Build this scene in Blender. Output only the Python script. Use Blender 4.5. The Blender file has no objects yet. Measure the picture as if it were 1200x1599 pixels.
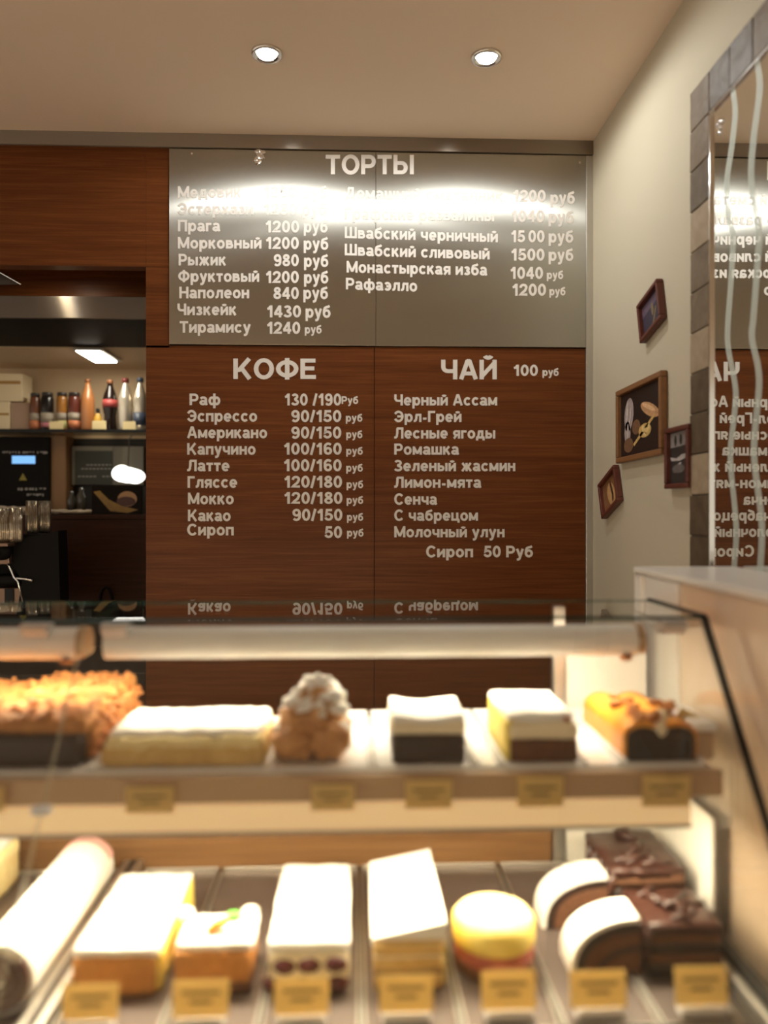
import bpy, bmesh, math, random
from mathutils import Vector, Matrix, noise
random.seed(7)
R = math.radians
SC = bpy.context.scene
COL = SC.collection
H = 1.45                                   # height of the camera above the floor
YAW = R(2.15)
F = 1200.0

# ------------------------------------------------------------------ camera, world, exposure
cam = bpy.data.cameras.new('camera')
cam_o = bpy.data.objects.new('camera', cam)
COL.objects.link(cam_o)
cam_o.location = (0, 0, H)
cam_o.rotation_euler = (R(90), 0, -YAW)
cam.sensor_fit = 'AUTO'
cam.sensor_width = 36.0
cam.lens = F * 36.0 / 1599.0
cam.clip_start = 0.02
cam.dof.use_dof = True
cam.dof.focus_distance = 2.55
cam.dof.aperture_fstop = 1.1
SC.camera = cam_o

w = bpy.data.worlds.new('world')
SC.world = w
w.use_nodes = True
w.node_tree.nodes['Background'].inputs[0].default_value = (1.0, 0.88, 0.72, 1)
w.node_tree.nodes['Background'].inputs[1].default_value = 0.80

vs = SC.view_settings
vs.view_transform = 'Standard'
vs.look = 'None'
vs.gamma = 1.0
vs.use_curve_mapping = False
vs.exposure = 0.0
SPOT_W = 13.5            # ceiling downlights
TUBE_E = 64.0            # tube under the top glass
SHELF_E = 60.0           # tube under the cake shelf
LED_E = 32.0              # flat lamp in the bar

# ------------------------------------------------------------------ where a line of sight meets a plane of the room
def ray(px, py):
    x, z = (px - 600.0) / F, -(py - 799.5) / F
    c, s = math.cos(YAW), math.sin(YAW)
    return Vector((x * c + s, c - x * s, z))
def atY(px, py, Y):
    d = ray(px, py); t = Y / d.y
    return Vector((d.x * t, Y, H + d.z * t))
def atX(px, py, X):
    d = ray(px, py); t = X / d.x
    return Vector((X, d.y * t, H + d.z * t))
def atZ(px, py, Z):
    d = ray(px, py); t = (Z - H) / d.z
    return Vector((d.x * t, d.y * t, Z))

# ------------------------------------------------------------------ materials
MATS = {}
def mat(name, col=(.8, .8, .8), rough=.5, metal=0.0, emit=None, estr=0.0, noise_scale=None, col2=None, bump=0.0,
        bump_scale=None, stretch=(1, 1, 1), spec=.5, coat=0.0, sss=0.0):
    m = bpy.data.materials.new(name); m.use_nodes = True
    nt = m.node_tree; N = nt.nodes; L = nt.links
    b = N['Principled BSDF']
    b.inputs['Base Color'].default_value = (*col, 1)
    b.inputs['Roughness'].default_value = rough
    b.inputs['Metallic'].default_value = metal
    b.inputs['Specular IOR Level'].default_value = spec
    b.inputs['Coat Weight'].default_value = coat
    if sss:
        b.inputs['Subsurface Weight'].default_value = sss
        b.inputs['Subsurface Radius'].default_value = (.012, .008, .004)
    if emit:
        b.inputs['Emission Color'].default_value = (*emit, 1)
        b.inputs['Emission Strength'].default_value = estr
    if noise_scale or bump:
        tc = N.new('ShaderNodeTexCoord'); mp = N.new('ShaderNodeMapping')
        mp.inputs['Scale'].default_value = stretch
        L.new(tc.outputs['Object'], mp.inputs[0])
    if noise_scale:
        n = N.new('ShaderNodeTexNoise'); n.inputs['Scale'].default_value = noise_scale
        n.inputs['Detail'].default_value = 6; n.inputs['Roughness'].default_value = .6
        L.new(mp.outputs[0], n.inputs['Vector'])
        r = N.new('ShaderNodeValToRGB')
        r.color_ramp.elements[0].position = .32; r.color_ramp.elements[1].position = .68
        r.color_ramp.elements[0].color = (*col, 1); r.color_ramp.elements[1].color = (*(col2 or col), 1)
        L.new(n.outputs['Fac'], r.inputs[0]); L.new(r.outputs[0], b.inputs['Base Color'])
    if bump:
        n2 = N.new('ShaderNodeTexNoise'); n2.inputs['Scale'].default_value = bump_scale or noise_scale or 40
        n2.inputs['Detail'].default_value = 5
        L.new(mp.outputs[0], n2.inputs['Vector'])
        bp = N.new('ShaderNodeBump'); bp.inputs['Strength'].default_value = bump; bp.inputs['Distance'].default_value = .004
        L.new(n2.outputs['Fac'], bp.inputs['Height']); L.new(bp.outputs[0], b.inputs['Normal'])
    MATS[name] = m
    return m

def wood_mat(name, c1, c2, c3, rough=.38):
    m = bpy.data.materials.new(name); m.use_nodes = True
    nt = m.node_tree; N = nt.nodes; L = nt.links; b = N['Principled BSDF']
    tc = N.new('ShaderNodeTexCoord')
    mp = N.new('ShaderNodeMapping'); mp.inputs['Scale'].default_value = (2.2, 4, 55)
    mp2 = N.new('ShaderNodeMapping'); mp2.inputs['Scale'].default_value = (5, 10, 260)
    L.new(tc.outputs['Object'], mp.inputs[0]); L.new(tc.outputs['Object'], mp2.inputs[0])
    n1 = N.new('ShaderNodeTexNoise'); n1.inputs['Scale'].default_value = 1.0; n1.inputs['Detail'].default_value = 8
    n1.inputs['Roughness'].default_value = .62; n1.inputs['Distortion'].default_value = .6
    n2 = N.new('ShaderNodeTexNoise'); n2.inputs['Scale'].default_value = 1.0; n2.inputs['Detail'].default_value = 4
    L.new(mp.outputs[0], n1.inputs['Vector']); L.new(mp2.outputs[0], n2.inputs['Vector'])
    r = N.new('ShaderNodeValToRGB'); e = r.color_ramp.elements
    e[0].position = .25; e[0].color = (*c1, 1); e[1].position = .75; e[1].color = (*c3, 1)
    k = e.new(.5); k.color = (*c2, 1)
    L.new(n1.outputs['Fac'], r.inputs[0])
    mx = N.new('ShaderNodeMix'); mx.data_type = 'RGBA'; mx.blend_type = 'MULTIPLY'; mx.inputs['Factor'].default_value = .5
    r2 = N.new('ShaderNodeValToRGB'); r2.color_ramp.elements[0].position = .3; r2.color_ramp.elements[1].position = .7
    r2.color_ramp.elements[0].color = (.55, .5, .45, 1); r2.color_ramp.elements[1].color = (1.15, 1.1, 1.05, 1)
    L.new(n2.outputs['Fac'], r2.inputs[0])
    L.new(r.outputs[0], mx.inputs['A']); L.new(r2.outputs[0], mx.inputs['B'])
    L.new(mx.outputs['Result'], b.inputs['Base Color'])
    b.inputs['Roughness'].default_value = rough; b.inputs['Specular IOR Level'].default_value = .12
    MATS[name] = m
    return m

def steel_mat(name, col, rough, aniso, grain=(0, 0, 1)):
    """brushed metal: the highlight stays narrow along the grain and spreads across it"""
    m = bpy.data.materials.new(name); m.use_nodes = True
    nt = m.node_tree; N = nt.nodes; L = nt.links
    N.remove(N['Principled BSDF'])
    b = N.new('ShaderNodeBsdfAnisotropic'); b.distribution = 'GGX'
    b.inputs['Color'].default_value = (*col, 1); b.inputs['Anisotropy'].default_value = aniso
    cx = N.new('ShaderNodeCombineXYZ')
    for i in range(3): cx.inputs[i].default_value = grain[i]
    L.new(cx.outputs[0], b.inputs['Tangent'])
    tc = N.new('ShaderNodeTexCoord'); mp = N.new('ShaderNodeMapping')
    mp.inputs['Scale'].default_value = (700, 700, 9) if grain[2] else (9, 700, 700)
    L.new(tc.outputs['Object'], mp.inputs[0])
    n = N.new('ShaderNodeTexNoise'); n.inputs['Scale'].default_value = 1; n.inputs['Detail'].default_value = 2
    L.new(mp.outputs[0], n.inputs['Vector'])
    mr = N.new('ShaderNodeMapRange'); mr.inputs['To Min'].default_value = rough * .95; mr.inputs['To Max'].default_value = rough * 1.06
    L.new(n.outputs['Fac'], mr.inputs[0]); L.new(mr.outputs[0], b.inputs['Roughness'])
    b2 = N.new('ShaderNodeBsdfAnisotropic'); b2.distribution = 'GGX'          # broader sheen of the coarse scratches
    b2.inputs['Color'].default_value = (*col, 1); b2.inputs['Anisotropy'].default_value = aniso * .8
    b2.inputs['Roughness'].default_value = rough * 1.9
    L.new(cx.outputs[0], b2.inputs['Tangent'])
    mx = N.new('ShaderNodeMixShader'); mx.inputs[0].default_value = .38
    L.new(b.outputs[0], mx.inputs[1]); L.new(b2.outputs[0], mx.inputs[2])
    L.new(mx.outputs[0], N['Material Output'].inputs[0])
    MATS[name] = m
    return m

def glass_mat(name, tint=(1, 1, 1), rough=0.0, ior=1.5):
    """a thin clear sheet: passes light straight through, reflects by the Fresnel law"""
    m = bpy.data.materials.new(name); m.use_nodes = True
    nt = m.node_tree; N = nt.nodes; L = nt.links
    N.remove(N['Principled BSDF']); out = N['Material Output']
    tr = N.new('ShaderNodeBsdfTransparent'); tr.inputs[0].default_value = (*tint, 1)
    gl = N.new('ShaderNodeBsdfGlossy'); gl.inputs['Roughness'].default_value = rough; gl.inputs[0].default_value = (1, 1, 1, 1)
    ge = N.new('ShaderNodeNewGeometry'); fr = N.new('ShaderNodeFresnel')
    mr = N.new('ShaderNodeMapRange'); mr.inputs['To Min'].default_value = ior; mr.inputs['To Max'].default_value = 1 / ior
    L.new(ge.outputs['Backfacing'], mr.inputs[0]); L.new(mr.outputs[0], fr.inputs['IOR'])
    mx = N.new('ShaderNodeMixShader')
    L.new(fr.outputs[0], mx.inputs[0]); L.new(tr.outputs[0], mx.inputs[1]); L.new(gl.outputs[0], mx.inputs[2])
    L.new(mx.outputs[0], out.inputs[0])
    MATS[name] = m
    return m

def emit_mat(name, col, s):
    m = bpy.data.materials.new(name); m.use_nodes = True
    N = m.node_tree.nodes; N.remove(N['Principled BSDF'])
    e = N.new('ShaderNodeEmission'); e.inputs[0].default_value = (*col, 1); e.inputs[1].default_value = s
    m.node_tree.links.new(e.outputs[0], N['Material Output'].inputs[0])
    MATS[name] = m
    return m

wood_mat('wood', (.092, .026, .0068), (.132, .040, .0105), (.182, .060, .0165))
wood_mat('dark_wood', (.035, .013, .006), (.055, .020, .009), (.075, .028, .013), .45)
wood_mat('rear_wood', (.15, .075, .032), (.20, .105, .045), (.25, .14, .065), .4)
steel_mat('brushed_steel', (.46, .452, .41), .19, .77)
steel_mat('steel_band', (.36, .30, .24), .32, .75, (1, 0, 0))
steel_mat('hood_steel', (.24, .20, .165), .35, .7, (1, 0, 0))
mat('ceiling_paint', (.87, .70, .545), .9, bump=.02, bump_scale=300)
mat('cream_plaster', (.50, .44, .325), .85, bump=.05, bump_scale=220)
mat('bar_plaster', (.60, .45, .28), .85)
mat('floor_tile', (.50, .40, .30), .4, noise_scale=3, col2=(.56, .45, .34))
mat('white_letter', (.70, .655, .60), .6, spec=.25)
mat('aluminium', (.55, .52, .47), .38, .9)
mat('chrome', (.85, .83, .8), .12, 1)
mat('machine_black', (.008, .006, .005), .6, spec=.1)
mat('clamp_grey', (.50, .47, .45), .45)
mat('dark_metal', (.07, .058, .05), .4, .5)
mat('tray_metal', (.13, .10, .088), .4, .5)
mat('black_plastic', (.010, .009, .008), .45, spec=.25)
mat('black_gloss', (.008, .008, .008), .15)
mat('mirror_glass', (.86, .87, .85), .015, 1)
mat('frosted_strip', (.62, .70, .64), .6)
mat('slate_dark', (.085, .060, .037), .5, noise_scale=26, col2=(.13, .094, .060), bump=.5, bump_scale=38, spec=.2)
mat('slate_mid', (.135, .096, .060), .55, noise_scale=24, col2=(.19, .14, .092), bump=.45, bump_scale=42, spec=.2)
mat('slate_light', (.29, .22, .145), .6, noise_scale=30, col2=(.38, .295, .205), bump=.4, bump_scale=45, spec=.2)
mat('grout', (.10, .08, .06), .9)
mat('frame_oak', (.19, .085, .030), .45, noise_scale=6, col2=(.25, .115, .042), stretch=(8, 1, 8))
mat('frame_mahogany', (.095, .024, .014), .4, noise_scale=6, col2=(.13, .034, .02), stretch=(8, 1, 8))
glass_mat('clear_glass', (.985, .99, .985))
glass_mat('clear_inner', (.99, 1, .99), 0, 1.02)
glass_mat('top_sheet', (.97, .98, .97), 0, 1.9)
glass_mat('bar_glass', (.93, .92, .86))
mat('green_edge', (.006, .035, .026), .15)
mat('lamp_housing', (.82, .79, .74), .4)
mat('cream_cover', (.74, .55, .30), .4, emit=(1.0, .66, .32), estr=.42)   # cover of the shelf lamp; weak glow added to brighten its front
mat('shelf_rail', (.44, .29, .165), .45, .1)
mat('white_board', (.82, .78, .70), .5)
mat('porcelain', (.86, .85, .83), .2)
mat('tag_paper', (.84, .66, .28), .6)
m = MATS['tag_paper']; nt = m.node_tree
tl = nt.nodes.new('ShaderNodeBsdfTranslucent'); tl.inputs[0].default_value = (.74, .58, .28, 1)
mx = nt.nodes.new('ShaderNodeMixShader'); mx.inputs[0].default_value = .5
nt.links.new(nt.nodes['Principled BSDF'].outputs[0], mx.inputs[1]); nt.links.new(tl.outputs[0], mx.inputs[2])
nt.links.new(mx.outputs[0], nt.nodes['Material Output'].inputs[0])
mat('tag_ink', (.30, .20, .07), .7)
mat('bar_tag', (.72, .58, .30), .6)
emit_mat('spot_bulb', (.93, .98, 1.0), 60)
emit_mat('tube_light', (1.0, .86, .62), TUBE_E)
emit_mat('shelf_light', (1.0, .86, .60), SHELF_E)
emit_mat('led_panel', (1.0, .93, .78), LED_E)
emit_mat('globe_light', (1.0, .95, .85), 3.0)
emit_mat('blue_screen', (.25, .55, 1.0), 1.1)
# food
mat('chocolate', (.014, .006, .004), .5, noise_scale=60, col2=(.028, .012, .008), bump=.3, bump_scale=120)
mat('chocolate_glaze', (.028, .009, .006), .3, noise_scale=30, col2=(.055, .019, .013), bump=.3, bump_scale=60)
mat('brown_sponge', (.09, .034, .014), .8, noise_scale=90, col2=(.14, .055, .022), bump=.5, bump_scale=150)
mat('orange_sponge', (.46, .18, .035), .8, noise_scale=70, col2=(.58, .26, .06), bump=.5, bump_scale=130)
mat('golden_sponge', (.58, .36, .11), .8, noise_scale=60, col2=(.72, .50, .19), bump=.5, bump_scale=120)
mat('pale_sponge', (.80, .62, .26), .75, noise_scale=45, col2=(.88, .76, .42), bump=.5, bump_scale=90)
mat('yellow_cream', (.74, .54, .08), .5, noise_scale=30, col2=(.84, .68, .18), bump=.3)
mat('white_cream', (.90, .87, .80), .5, bump=.4, bump_scale=50, sss=.1)
mat('cream_layer', (.86, .75, .52), .55, bump=.3, bump_scale=70)
mat('cherry', (.075, .008, .010), .25)
mat('berry_layer', (.30, .055, .035), .45, noise_scale=50, col2=(.42, .11, .06), bump=.4)
mat('orange_glaze', (.72, .25, .018), .35, noise_scale=25, col2=(.82, .36, .04), bump=.3)
mat('nut', (.37, .115, .025), .6, noise_scale=60, col2=(.52, .22, .055))
mat('caramel', (.38, .135, .028), .6, noise_scale=60, col2=(.55, .26, .07))
mat('puff', (.36, .15, .045), .55, noise_scale=35, col2=(.62, .32, .11), bump=.4, bump_scale=60)
mat('mint', (.12, .50, .05), .4)
mat('pink_rim', (.75, .40, .36), .5)
M = MATS

# ------------------------------------------------------------------ mesh helpers
def new_obj(name, bm, m, parent=None, smooth=False):
    me = bpy.data.meshes.new(name)
    bmesh.ops.recalc_face_normals(bm, faces=bm.faces[:])
    bm.to_mesh(me); bm.free()
    for k in (m if isinstance(m, (list, tuple)) else [m]):
        me.materials.append(M[k])
    o = bpy.data.objects.new(name, me); COL.objects.link(o)
    if smooth:
        for p in me.polygons: p.use_smooth = True
    if parent is not None:
        o.parent = parent
        o.matrix_parent_inverse = Matrix.Translation(parent.location).inverted() if parent.type == 'EMPTY' and parent.rotation_euler.z == 0 else Matrix()
    return o
def thing(name, loc, label, cat, group=None):
    o = bpy.data.objects.new(name, None); COL.objects.link(o)
    o.location = loc; o.empty_display_size = .05
    o['label'] = label; o['category'] = cat
    if group: o['group'] = group
    return o
def tag(o, label, cat, group=None):
    o['label'] = label; o['category'] = cat
    if group: o['group'] = group
    return o
def struct(o):
    o['kind'] = 'structure'; return o
def box(bm, x0, x1, y0, y1, z0, z1, bev=0.0, mi=0, seg=2):
    r = bmesh.ops.create_cube(bm, size=1)
    for v in r['verts']:
        v.co = Vector(((x0 + x1) / 2 + v.co.x * (x1 - x0), (y0 + y1) / 2 + v.co.y * (y1 - y0), (z0 + z1) / 2 + v.co.z * (z1 - z0)))
    fs = list({f for v in r['verts'] for f in v.link_faces})
    if bev:
        es = list({e for v in r['verts'] for e in v.link_edges})
        rb = bmesh.ops.bevel(bm, geom=es, offset=bev, segments=seg, affect='EDGES', profile=.5)
        fs = list(set(rb['faces']) | {f for f in fs if f.is_valid})
    for f in fs: f.material_index = mi
    return fs
def tube(bm, pts, r, n=10, mi=0, closed=False):
    pts = [Vector(p) for p in pts]; rings = []
    m = len(pts)
    for i, p in enumerate(pts):
        a = pts[(i - 1) % m] if (i or closed) else p
        b = pts[(i + 1) % m] if (i < m - 1 or closed) else p
        t = (b - a).normalized()
        u = t.orthogonal().normalized()
        if rings:
            u = (pu - t * pu.dot(t)).normalized()
        pu = u; v = t.cross(u)
        rr = r[i] if isinstance(r, (list, tuple)) else r
        rings.append([bm.verts.new(p + (u * math.cos(2 * math.pi * k / n) + v * math.sin(2 * math.pi * k / n)) * rr) for k in range(n)])
    for i in range(m if closed else m - 1):
        A, B = rings[i], rings[(i + 1) % m]
        for k in range(n):
            bm.faces.new((A[k], A[(k + 1) % n], B[(k + 1) % n], B[k])).material_index = mi
    if not closed:
        bm.faces.new(rings[0][::-1]).material_index = mi
        bm.faces.new(rings[-1]).material_index = mi
def lathe(bm, prof, c=(0, 0, 0), n=24, mi=0, flute=0, fa=0.0):
    """prof: (radius, z); closed rings around a vertical axis; flute > 0 gives ribs"""
    rings = []
    for r, z in prof:
        ring = []
        for k in range(n):
            a = 2 * math.pi * k / n
            rr = r * (1 + (fa * math.cos(flute * a) if flute else 0))
            ring.append(bm.verts.new((c[0] + rr * math.cos(a), c[1] + rr * math.sin(a), c[2] + z)))
        rings.append(ring)
    for A, B in zip(rings, rings[1:]):
        for k in range(n):
            bm.faces.new((A[k], A[(k + 1) % n], B[(k + 1) % n], B[k])).material_index = mi
    if prof[0][0] > 1e-5: bm.faces.new(rings[0][::-1]).material_index = mi
    if prof[-1][0] > 1e-5: bm.faces.new(rings[-1]).material_index = mi
def prism(bm, poly, axis, a, b, mi=0):
    """poly: 2-D outline; axis 'X' (outline in y,z), 'Y' (x,z) or 'Z' (x,y), extruded from a to b"""
    def P(p, t):
        return {'X': (t, p[0], p[1]), 'Y': (p[0], t, p[1]), 'Z': (p[0], p[1], t)}[axis]
    A = [bm.verts.new(P(p, a)) for p in poly]; B = [bm.verts.new(P(p, b)) for p in poly]
    n = len(poly)
    fs = [bm.faces.new(A[::-1]), bm.faces.new(B)]
    for i in range(n):
        fs.append(bm.faces.new((A[i], A[(i + 1) % n], B[(i + 1) % n], B[i])))
    for f in fs: f.material_index = mi
    return fs
def lump(bm, x0, x1, y0, y1, z0, z1, r=.006, amp=.0015, cell=.008, freq=60, seed=0.0, mi=0, tilt=0.0, sag=0.0, bottom_flat=True):
    """a soft block of cake: rounded edges, uneven faces; tilt raises the right side, sag dips the middle of the top"""
    tmp = bmesh.new()
    nx, ny, nz = [max(1, min(26, int((b - a) / cell))) for a, b in ((x0, x1), (y0, y1), (z0, z1))]
    seen = {}
    def V(i, j, k):
        key = (i, j, k)
        if key not in seen:
            seen[key] = tmp.verts.new((x0 + (x1 - x0) * i / nx, y0 + (y1 - y0) * j / ny, z0 + (z1 - z0) * k / nz))
        return seen[key]
    for i in range(nx):
        for j in range(ny):
            for k in (0, nz): tmp.faces.new((V(i, j, k), V(i + 1, j, k), V(i + 1, j + 1, k), V(i, j + 1, k)))
    for i in range(nx):
        for k in range(nz):
            for j in (0, ny): tmp.faces.new((V(i, j, k), V(i + 1, j, k), V(i + 1, j, k + 1), V(i, j, k + 1)))
    for j in range(ny):
        for k in range(nz):
            for i in (0, nx): tmp.faces.new((V(i, j, k), V(i, j + 1, k), V(i, j + 1, k + 1), V(i, j, k + 1)))
    rr = min(r, (x1 - x0) / 2.01, (y1 - y0) / 2.01, (z1 - z0) / 2.01)
    for v in tmp.verts:
        q = Vector((min(max(v.co.x, x0 + rr), x1 - rr), min(max(v.co.y, y0 + rr), y1 - rr), min(max(v.co.z, z0 + rr), z1 - rr)))
        d = v.co - q
        if d.length > 1e-9:
            d.normalize()
            v.co = q + d * rr
            nn = noise.noise(v.co * freq + Vector((seed * 7.3, seed * 3.1, seed))) + .5 * noise.noise(v.co * freq * 2.3 + Vector((seed, 9, 2)))
            v.co += d * nn * amp
        if bottom_flat and v.co.z < z0 + rr * .2: v.co.z = max(v.co.z, z0)
        t = (v.co.z - z0) / (z1 - z0); fx = (v.co.x - x0) / (x1 - x0)
        v.co.z += t * (tilt * (fx - .5) - sag * math.sin(math.pi * min(max(fx, 0), 1)))
    base = [bm.verts.new(v.co) for v in tmp.verts]
    for i, v in enumerate(tmp.verts): v.index = i
    for f in tmp.faces: bm.faces.new([base[v.index] for v in f.verts]).material_index = mi
    tmp.free()
def blob(bm, c, r, sx=1, sy=1, sz=1, amp=.15, freq=3.0, seed=0, sub=3, mi=0):
    q = bmesh.ops.create_icosphere(bm, subdivisions=sub, radius=1)
    for v in q['verts']:
        d = v.co.normalized()
        k = 1 + amp * noise.noise(d * freq + Vector((seed * 5.7, seed * 1.9, seed)))
        v.co = Vector(c) + Vector((d.x * sx, d.y * sy, d.z * sz)) * r * k
    for f in {f for v in q['verts'] for f in v.link_faces}: f.material_index = mi
def copy_tree(o, loc):
    c = o.copy(); COL.objects.link(c); c.location = loc
    for ch in o.children:
        k = ch.copy(); COL.objects.link(k); k.parent = c
        for g in ch.children:
            s = g.copy(); COL.objects.link(s); s.parent = k
    return c

# ------------------------------------------------------------------ lettering (stroke skeletons, cap height 1, x-height .74)
WX, WY = .118, .098            # half the stroke, across and along
def el(cx, cy, rx, ry, a0=0, a1=360, n=20):
    full = abs(a1 - a0) >= 360
    k = n if full else max(4, int(n * abs(a1 - a0) / 360) + 1)
    pts = [(cx + rx * math.cos(R(a0 + (a1 - a0) * i / k)), cy + ry * math.sin(R(a0 + (a1 - a0) * i / k))) for i in range(k + (0 if full else 1))]
    return (pts, True) if full else (pts, False)
def ln(*p): return (list(p), False)
def bowl(x0, x1, y0, y1):
    ry = (y1 - y0) / 2; rx = min(ry, (x1 - x0) * .8)
    return ([(x0, y1)] + el(x1 - rx, (y0 + y1) / 2, rx, ry, 90, -90, 22)[0] + [(x0, y0)], False)
def glyphs():
    a, b = WX, WY; G = {}
    T, X = 1 - b, .74 - b                  # top centre lines: capitals, small letters
    def st(x, y0=0, y1=1): return ln((x, y0), (x, y1))
    G['Т'] = (.84, [ln((0, T), (.84, T)), st(.42)])
    G['О'] = (1.04, [el(.52, .5, .52 - a, .5 - b + .02)])
    G['Р'] = (.86, [st(a), bowl(a, .86 - a, .42, T)])
    G['Ы'] = (1.2, [st(a), bowl(a, .84 - a, b, .58), st(1.2 - a)])
    G['К'] = (.95, [st(a), ln((a, .44), (.30, .44), (.82, 1.0)), ln((.40, .56), (.84, 0))])
    G['Ф'] = (1.16, [st(.58, -.03, 1.03), el(.58, .5, .58 - a, .36 - b * .3)])
    G['Е'] = (.80, [st(a), ln((a, T), (.78, T)), ln((a, .52), (.72, .52)), ln((a, b), (.80, b))])
    G['Ч'] = (.88, [st(.88 - a), ([(a, 1), (a, .66)] + el(.36, .64, .36 - a, .22, 180, 270, 14)[0] + [(.78, .42)], False)])
    G['А'] = (1.0, [ln((.10, 0), (.46, .97)), ln((.90, 0), (.54, .97)), ln((.22, .30), (.78, .30)), ln((.40, .93), (.60, .93))])
    G['И'] = (.94, [st(a), st(.94 - a), ln((a, .14), (.94 - a, .86))])
    G['Й'] = (.94, G['И'][1] + [el(.47, 1.22, .17, .12, 190, 350)])
    G['М'] = (1.14, [st(a), st(1.14 - a), ln((a, .94), (.57, .10)), ln((1.14 - a, .94), (.57, .10))])
    G['Э'] = (.94, [el(.43, .5, .51 - a, .5 - b + .02, 150, -150, 26), ln((.30, .5), (.84, .5))])
    G['П'] = (.92, [st(a), st(.92 - a), ln((0, T), (.92, T))])
    G['Н'] = (.92, [st(a), st(.92 - a), ln((a, .52), (.92 - a, .52))])
    G['Д'] = (1.04, [ln((0, b), (1.04, b)), ln((a * .8, b), (a * .8, -.2)), ln((1.04 - a * .8, b), (1.04 - a * .8, -.2)), st(.88 - a, .05, 1), ln((.30, T), (.88, T)),
                     ln((.36, T), (.34, .55), (.26, .25), (.16, b))])
    G['Г'] = (.72, [st(a), ln((a, T), (.72, T))])
    G['Ш'] = (1.24, [st(a), st(.62), st(1.24 - a), ln((0, b), (1.24, b))])
    G['Л'] = (.94, [st(.94 - a), ln((.26, T), (.94, T)), ([(.32, T), (.31, .5), (.26, .2), (.17, b), (0, b)], False)])
    G['З'] = (.82, [el(.38, .745, .38 - a * .9, .255 - b + .02, 160, -90, 22), el(.38, .27, .44 - a, .29 - b + .0, 90, -160, 22), ln((.28, .52), (.42, .52))])
    G['С'] = (.96, [el(.51, .5, .51 - a, .5 - b + .02, 38, 322, 26)])
    G['Л'] = G['Л']
    # small letters
    G['о'] = (.80, [el(.40, .37, .40 - a, .37 - b + .015)])
    G['е'] = (.78, [el(.39, .37, .39 - a, .37 - b + .015, 0, 318, 24), ln((.14, .36), (.76, .36))])
    G['а'] = (.76, [([(.10, .56)] + el(.36, .53, .24, .125, 150, 0, 14)[0] + [(.62, .16), (.70, 0)], False), el(.335, .215, .225, .135)])
    G['в'] = (.74, [st(a, 0, .74), bowl(a, .66 - a, .40, X), bowl(a, .74 - a, b, .40)])
    G['и'] = (.76, [st(a, 0, .74), st(.76 - a, 0, .74), ln((a, .13), (.76 - a, .61))])
    G['й'] = (.76, G['и'][1] + [el(.38, .97, .14, .11, 190, 350)])
    G['к'] = (.74, [st(a, 0, .74), ln((a, .36), (.24, .36), (.62, .74)), ln((.32, .44), (.64, 0))])
    G['с'] = (.74, [el(.40, .37, .40 - a, .37 - b + .015, 40, 320, 24)])
    G['т'] = (.66, [ln((0, X), (.66, X)), st(.33, 0, .74)])
    G['р'] = (.82, [st(a, -.27, .74), el(.45, .37, .37 - a, .37 - b + .015)])
    G['х'] = (.76, [ln((.10, 0), (.66, .74)), ln((.66, 0), (.10, .74))])
    G['з'] = (.66, [el(.31, .545, .31 - a, .195 - b + .02, 160, -90, 20), el(.31, .21, .35 - a, .225 - b, 90, -160, 20), ln((.24, .395), (.34, .395))])
    G['г'] = (.56, [st(a, 0, .74), ln((a, X), (.56, X))])
    G['м'] = (.94, [st(a, 0, .74), st(.94 - a, 0, .74), ln((a, .69), (.47, .10)), ln((.94 - a, .69), (.47, .10))])
    G['н'] = (.76, [st(a, 0, .74), st(.76 - a, 0, .74), ln((a, .39), (.76 - a, .39))])
    G['п'] = (.76, [st(a, 0, .74), st(.76 - a, 0, .74), ln((0, X), (.76, X))])
    G['ы'] = (1.02, [st(a, 0, .74), bowl(a, .70 - a, b, .43), st(1.02 - a, 0, .74)])
    G['ж'] = (1.10, [st(.55, 0, .74), ln((.12, .74), (.42, .40)), ln((.98, .74), (.68, .40)), ln((.10, 0), (.44, .42)), ln((1.0, 0), (.66, .42)), ln((.38, .38), (.72, .38))])
    G['у'] = (.76, [ln((.10, .74), (.40, .04)), ([(.66, .74), (.40, .04), (.34, -.12), (.24, -.19), (.08, -.19)], False)])
    G['ш'] = (1.08, [st(a, 0, .74), st(.54, 0, .74), st(1.08 - a, 0, .74), ln((0, b), (1.08, b))])
    G['л'] = (.78, [st(.78 - a, 0, .74), ln((.20, X), (.78, X)), ([(.27, X), (.26, .36), (.21, .16), (.13, b), (0, b)], False)])
    G['ч'] = (.74, [st(.74 - a, 0, .74), ([(a, .74), (a, .50)] + el(.32, .47, .32 - a, .18, 180, 270, 12)[0] + [(.64, .29)], False)])
    G['б'] = (.80, [el(.40, .34, .40 - a, .34 - b + .015), ([(a, .36), (a + .01, .58), (.20, .78), (.38, .86), (.58, .89), (.70, .97)], False)])
    G['э'] = (.74, [el(.34, .37, .40 - a, .37 - b + .015, 140, -140, 24), ln((.24, .37), (.66, .37))])
    G['я'] = (.74, [st(.74 - a, 0, .74), ([(.74 - a, X)] + el(.32, .495, .32 - a, .495 - .335, 90, 270, 18)[0] + [(.74 - a, .335)], False), ln((.36, .32), (.10, 0))])
    G['ф'] = (1.14, [st(.57, -.27, 1.0), el(.34, .37, .34 - a, .37 - b + .015), el(.80, .37, .34 - a, .37 - b + .015)])
    G['д'] = (.86, [ln((0, b), (.86, b)), ln((a * .8, b), (a * .8, -.17)), ln((.86 - a * .8, b), (.86 - a * .8, -.17)), st(.74 - a, .05, .74), ln((.22, X), (.74, X)),
                    ln((.29, X), (.27, .40), (.21, .2), (.14, b))])
    G['ц'] = (.84, [st(a, 0, .74), st(.74 - a, 0, .74), ln((0, b), (.84, b)), ln((.84 - a * .7, b), (.84 - a * .7, -.17))])
    # figures
    G['0'] = (.78, [el(.39, .5, .39 - a, .5 - b + .01)])
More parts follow.
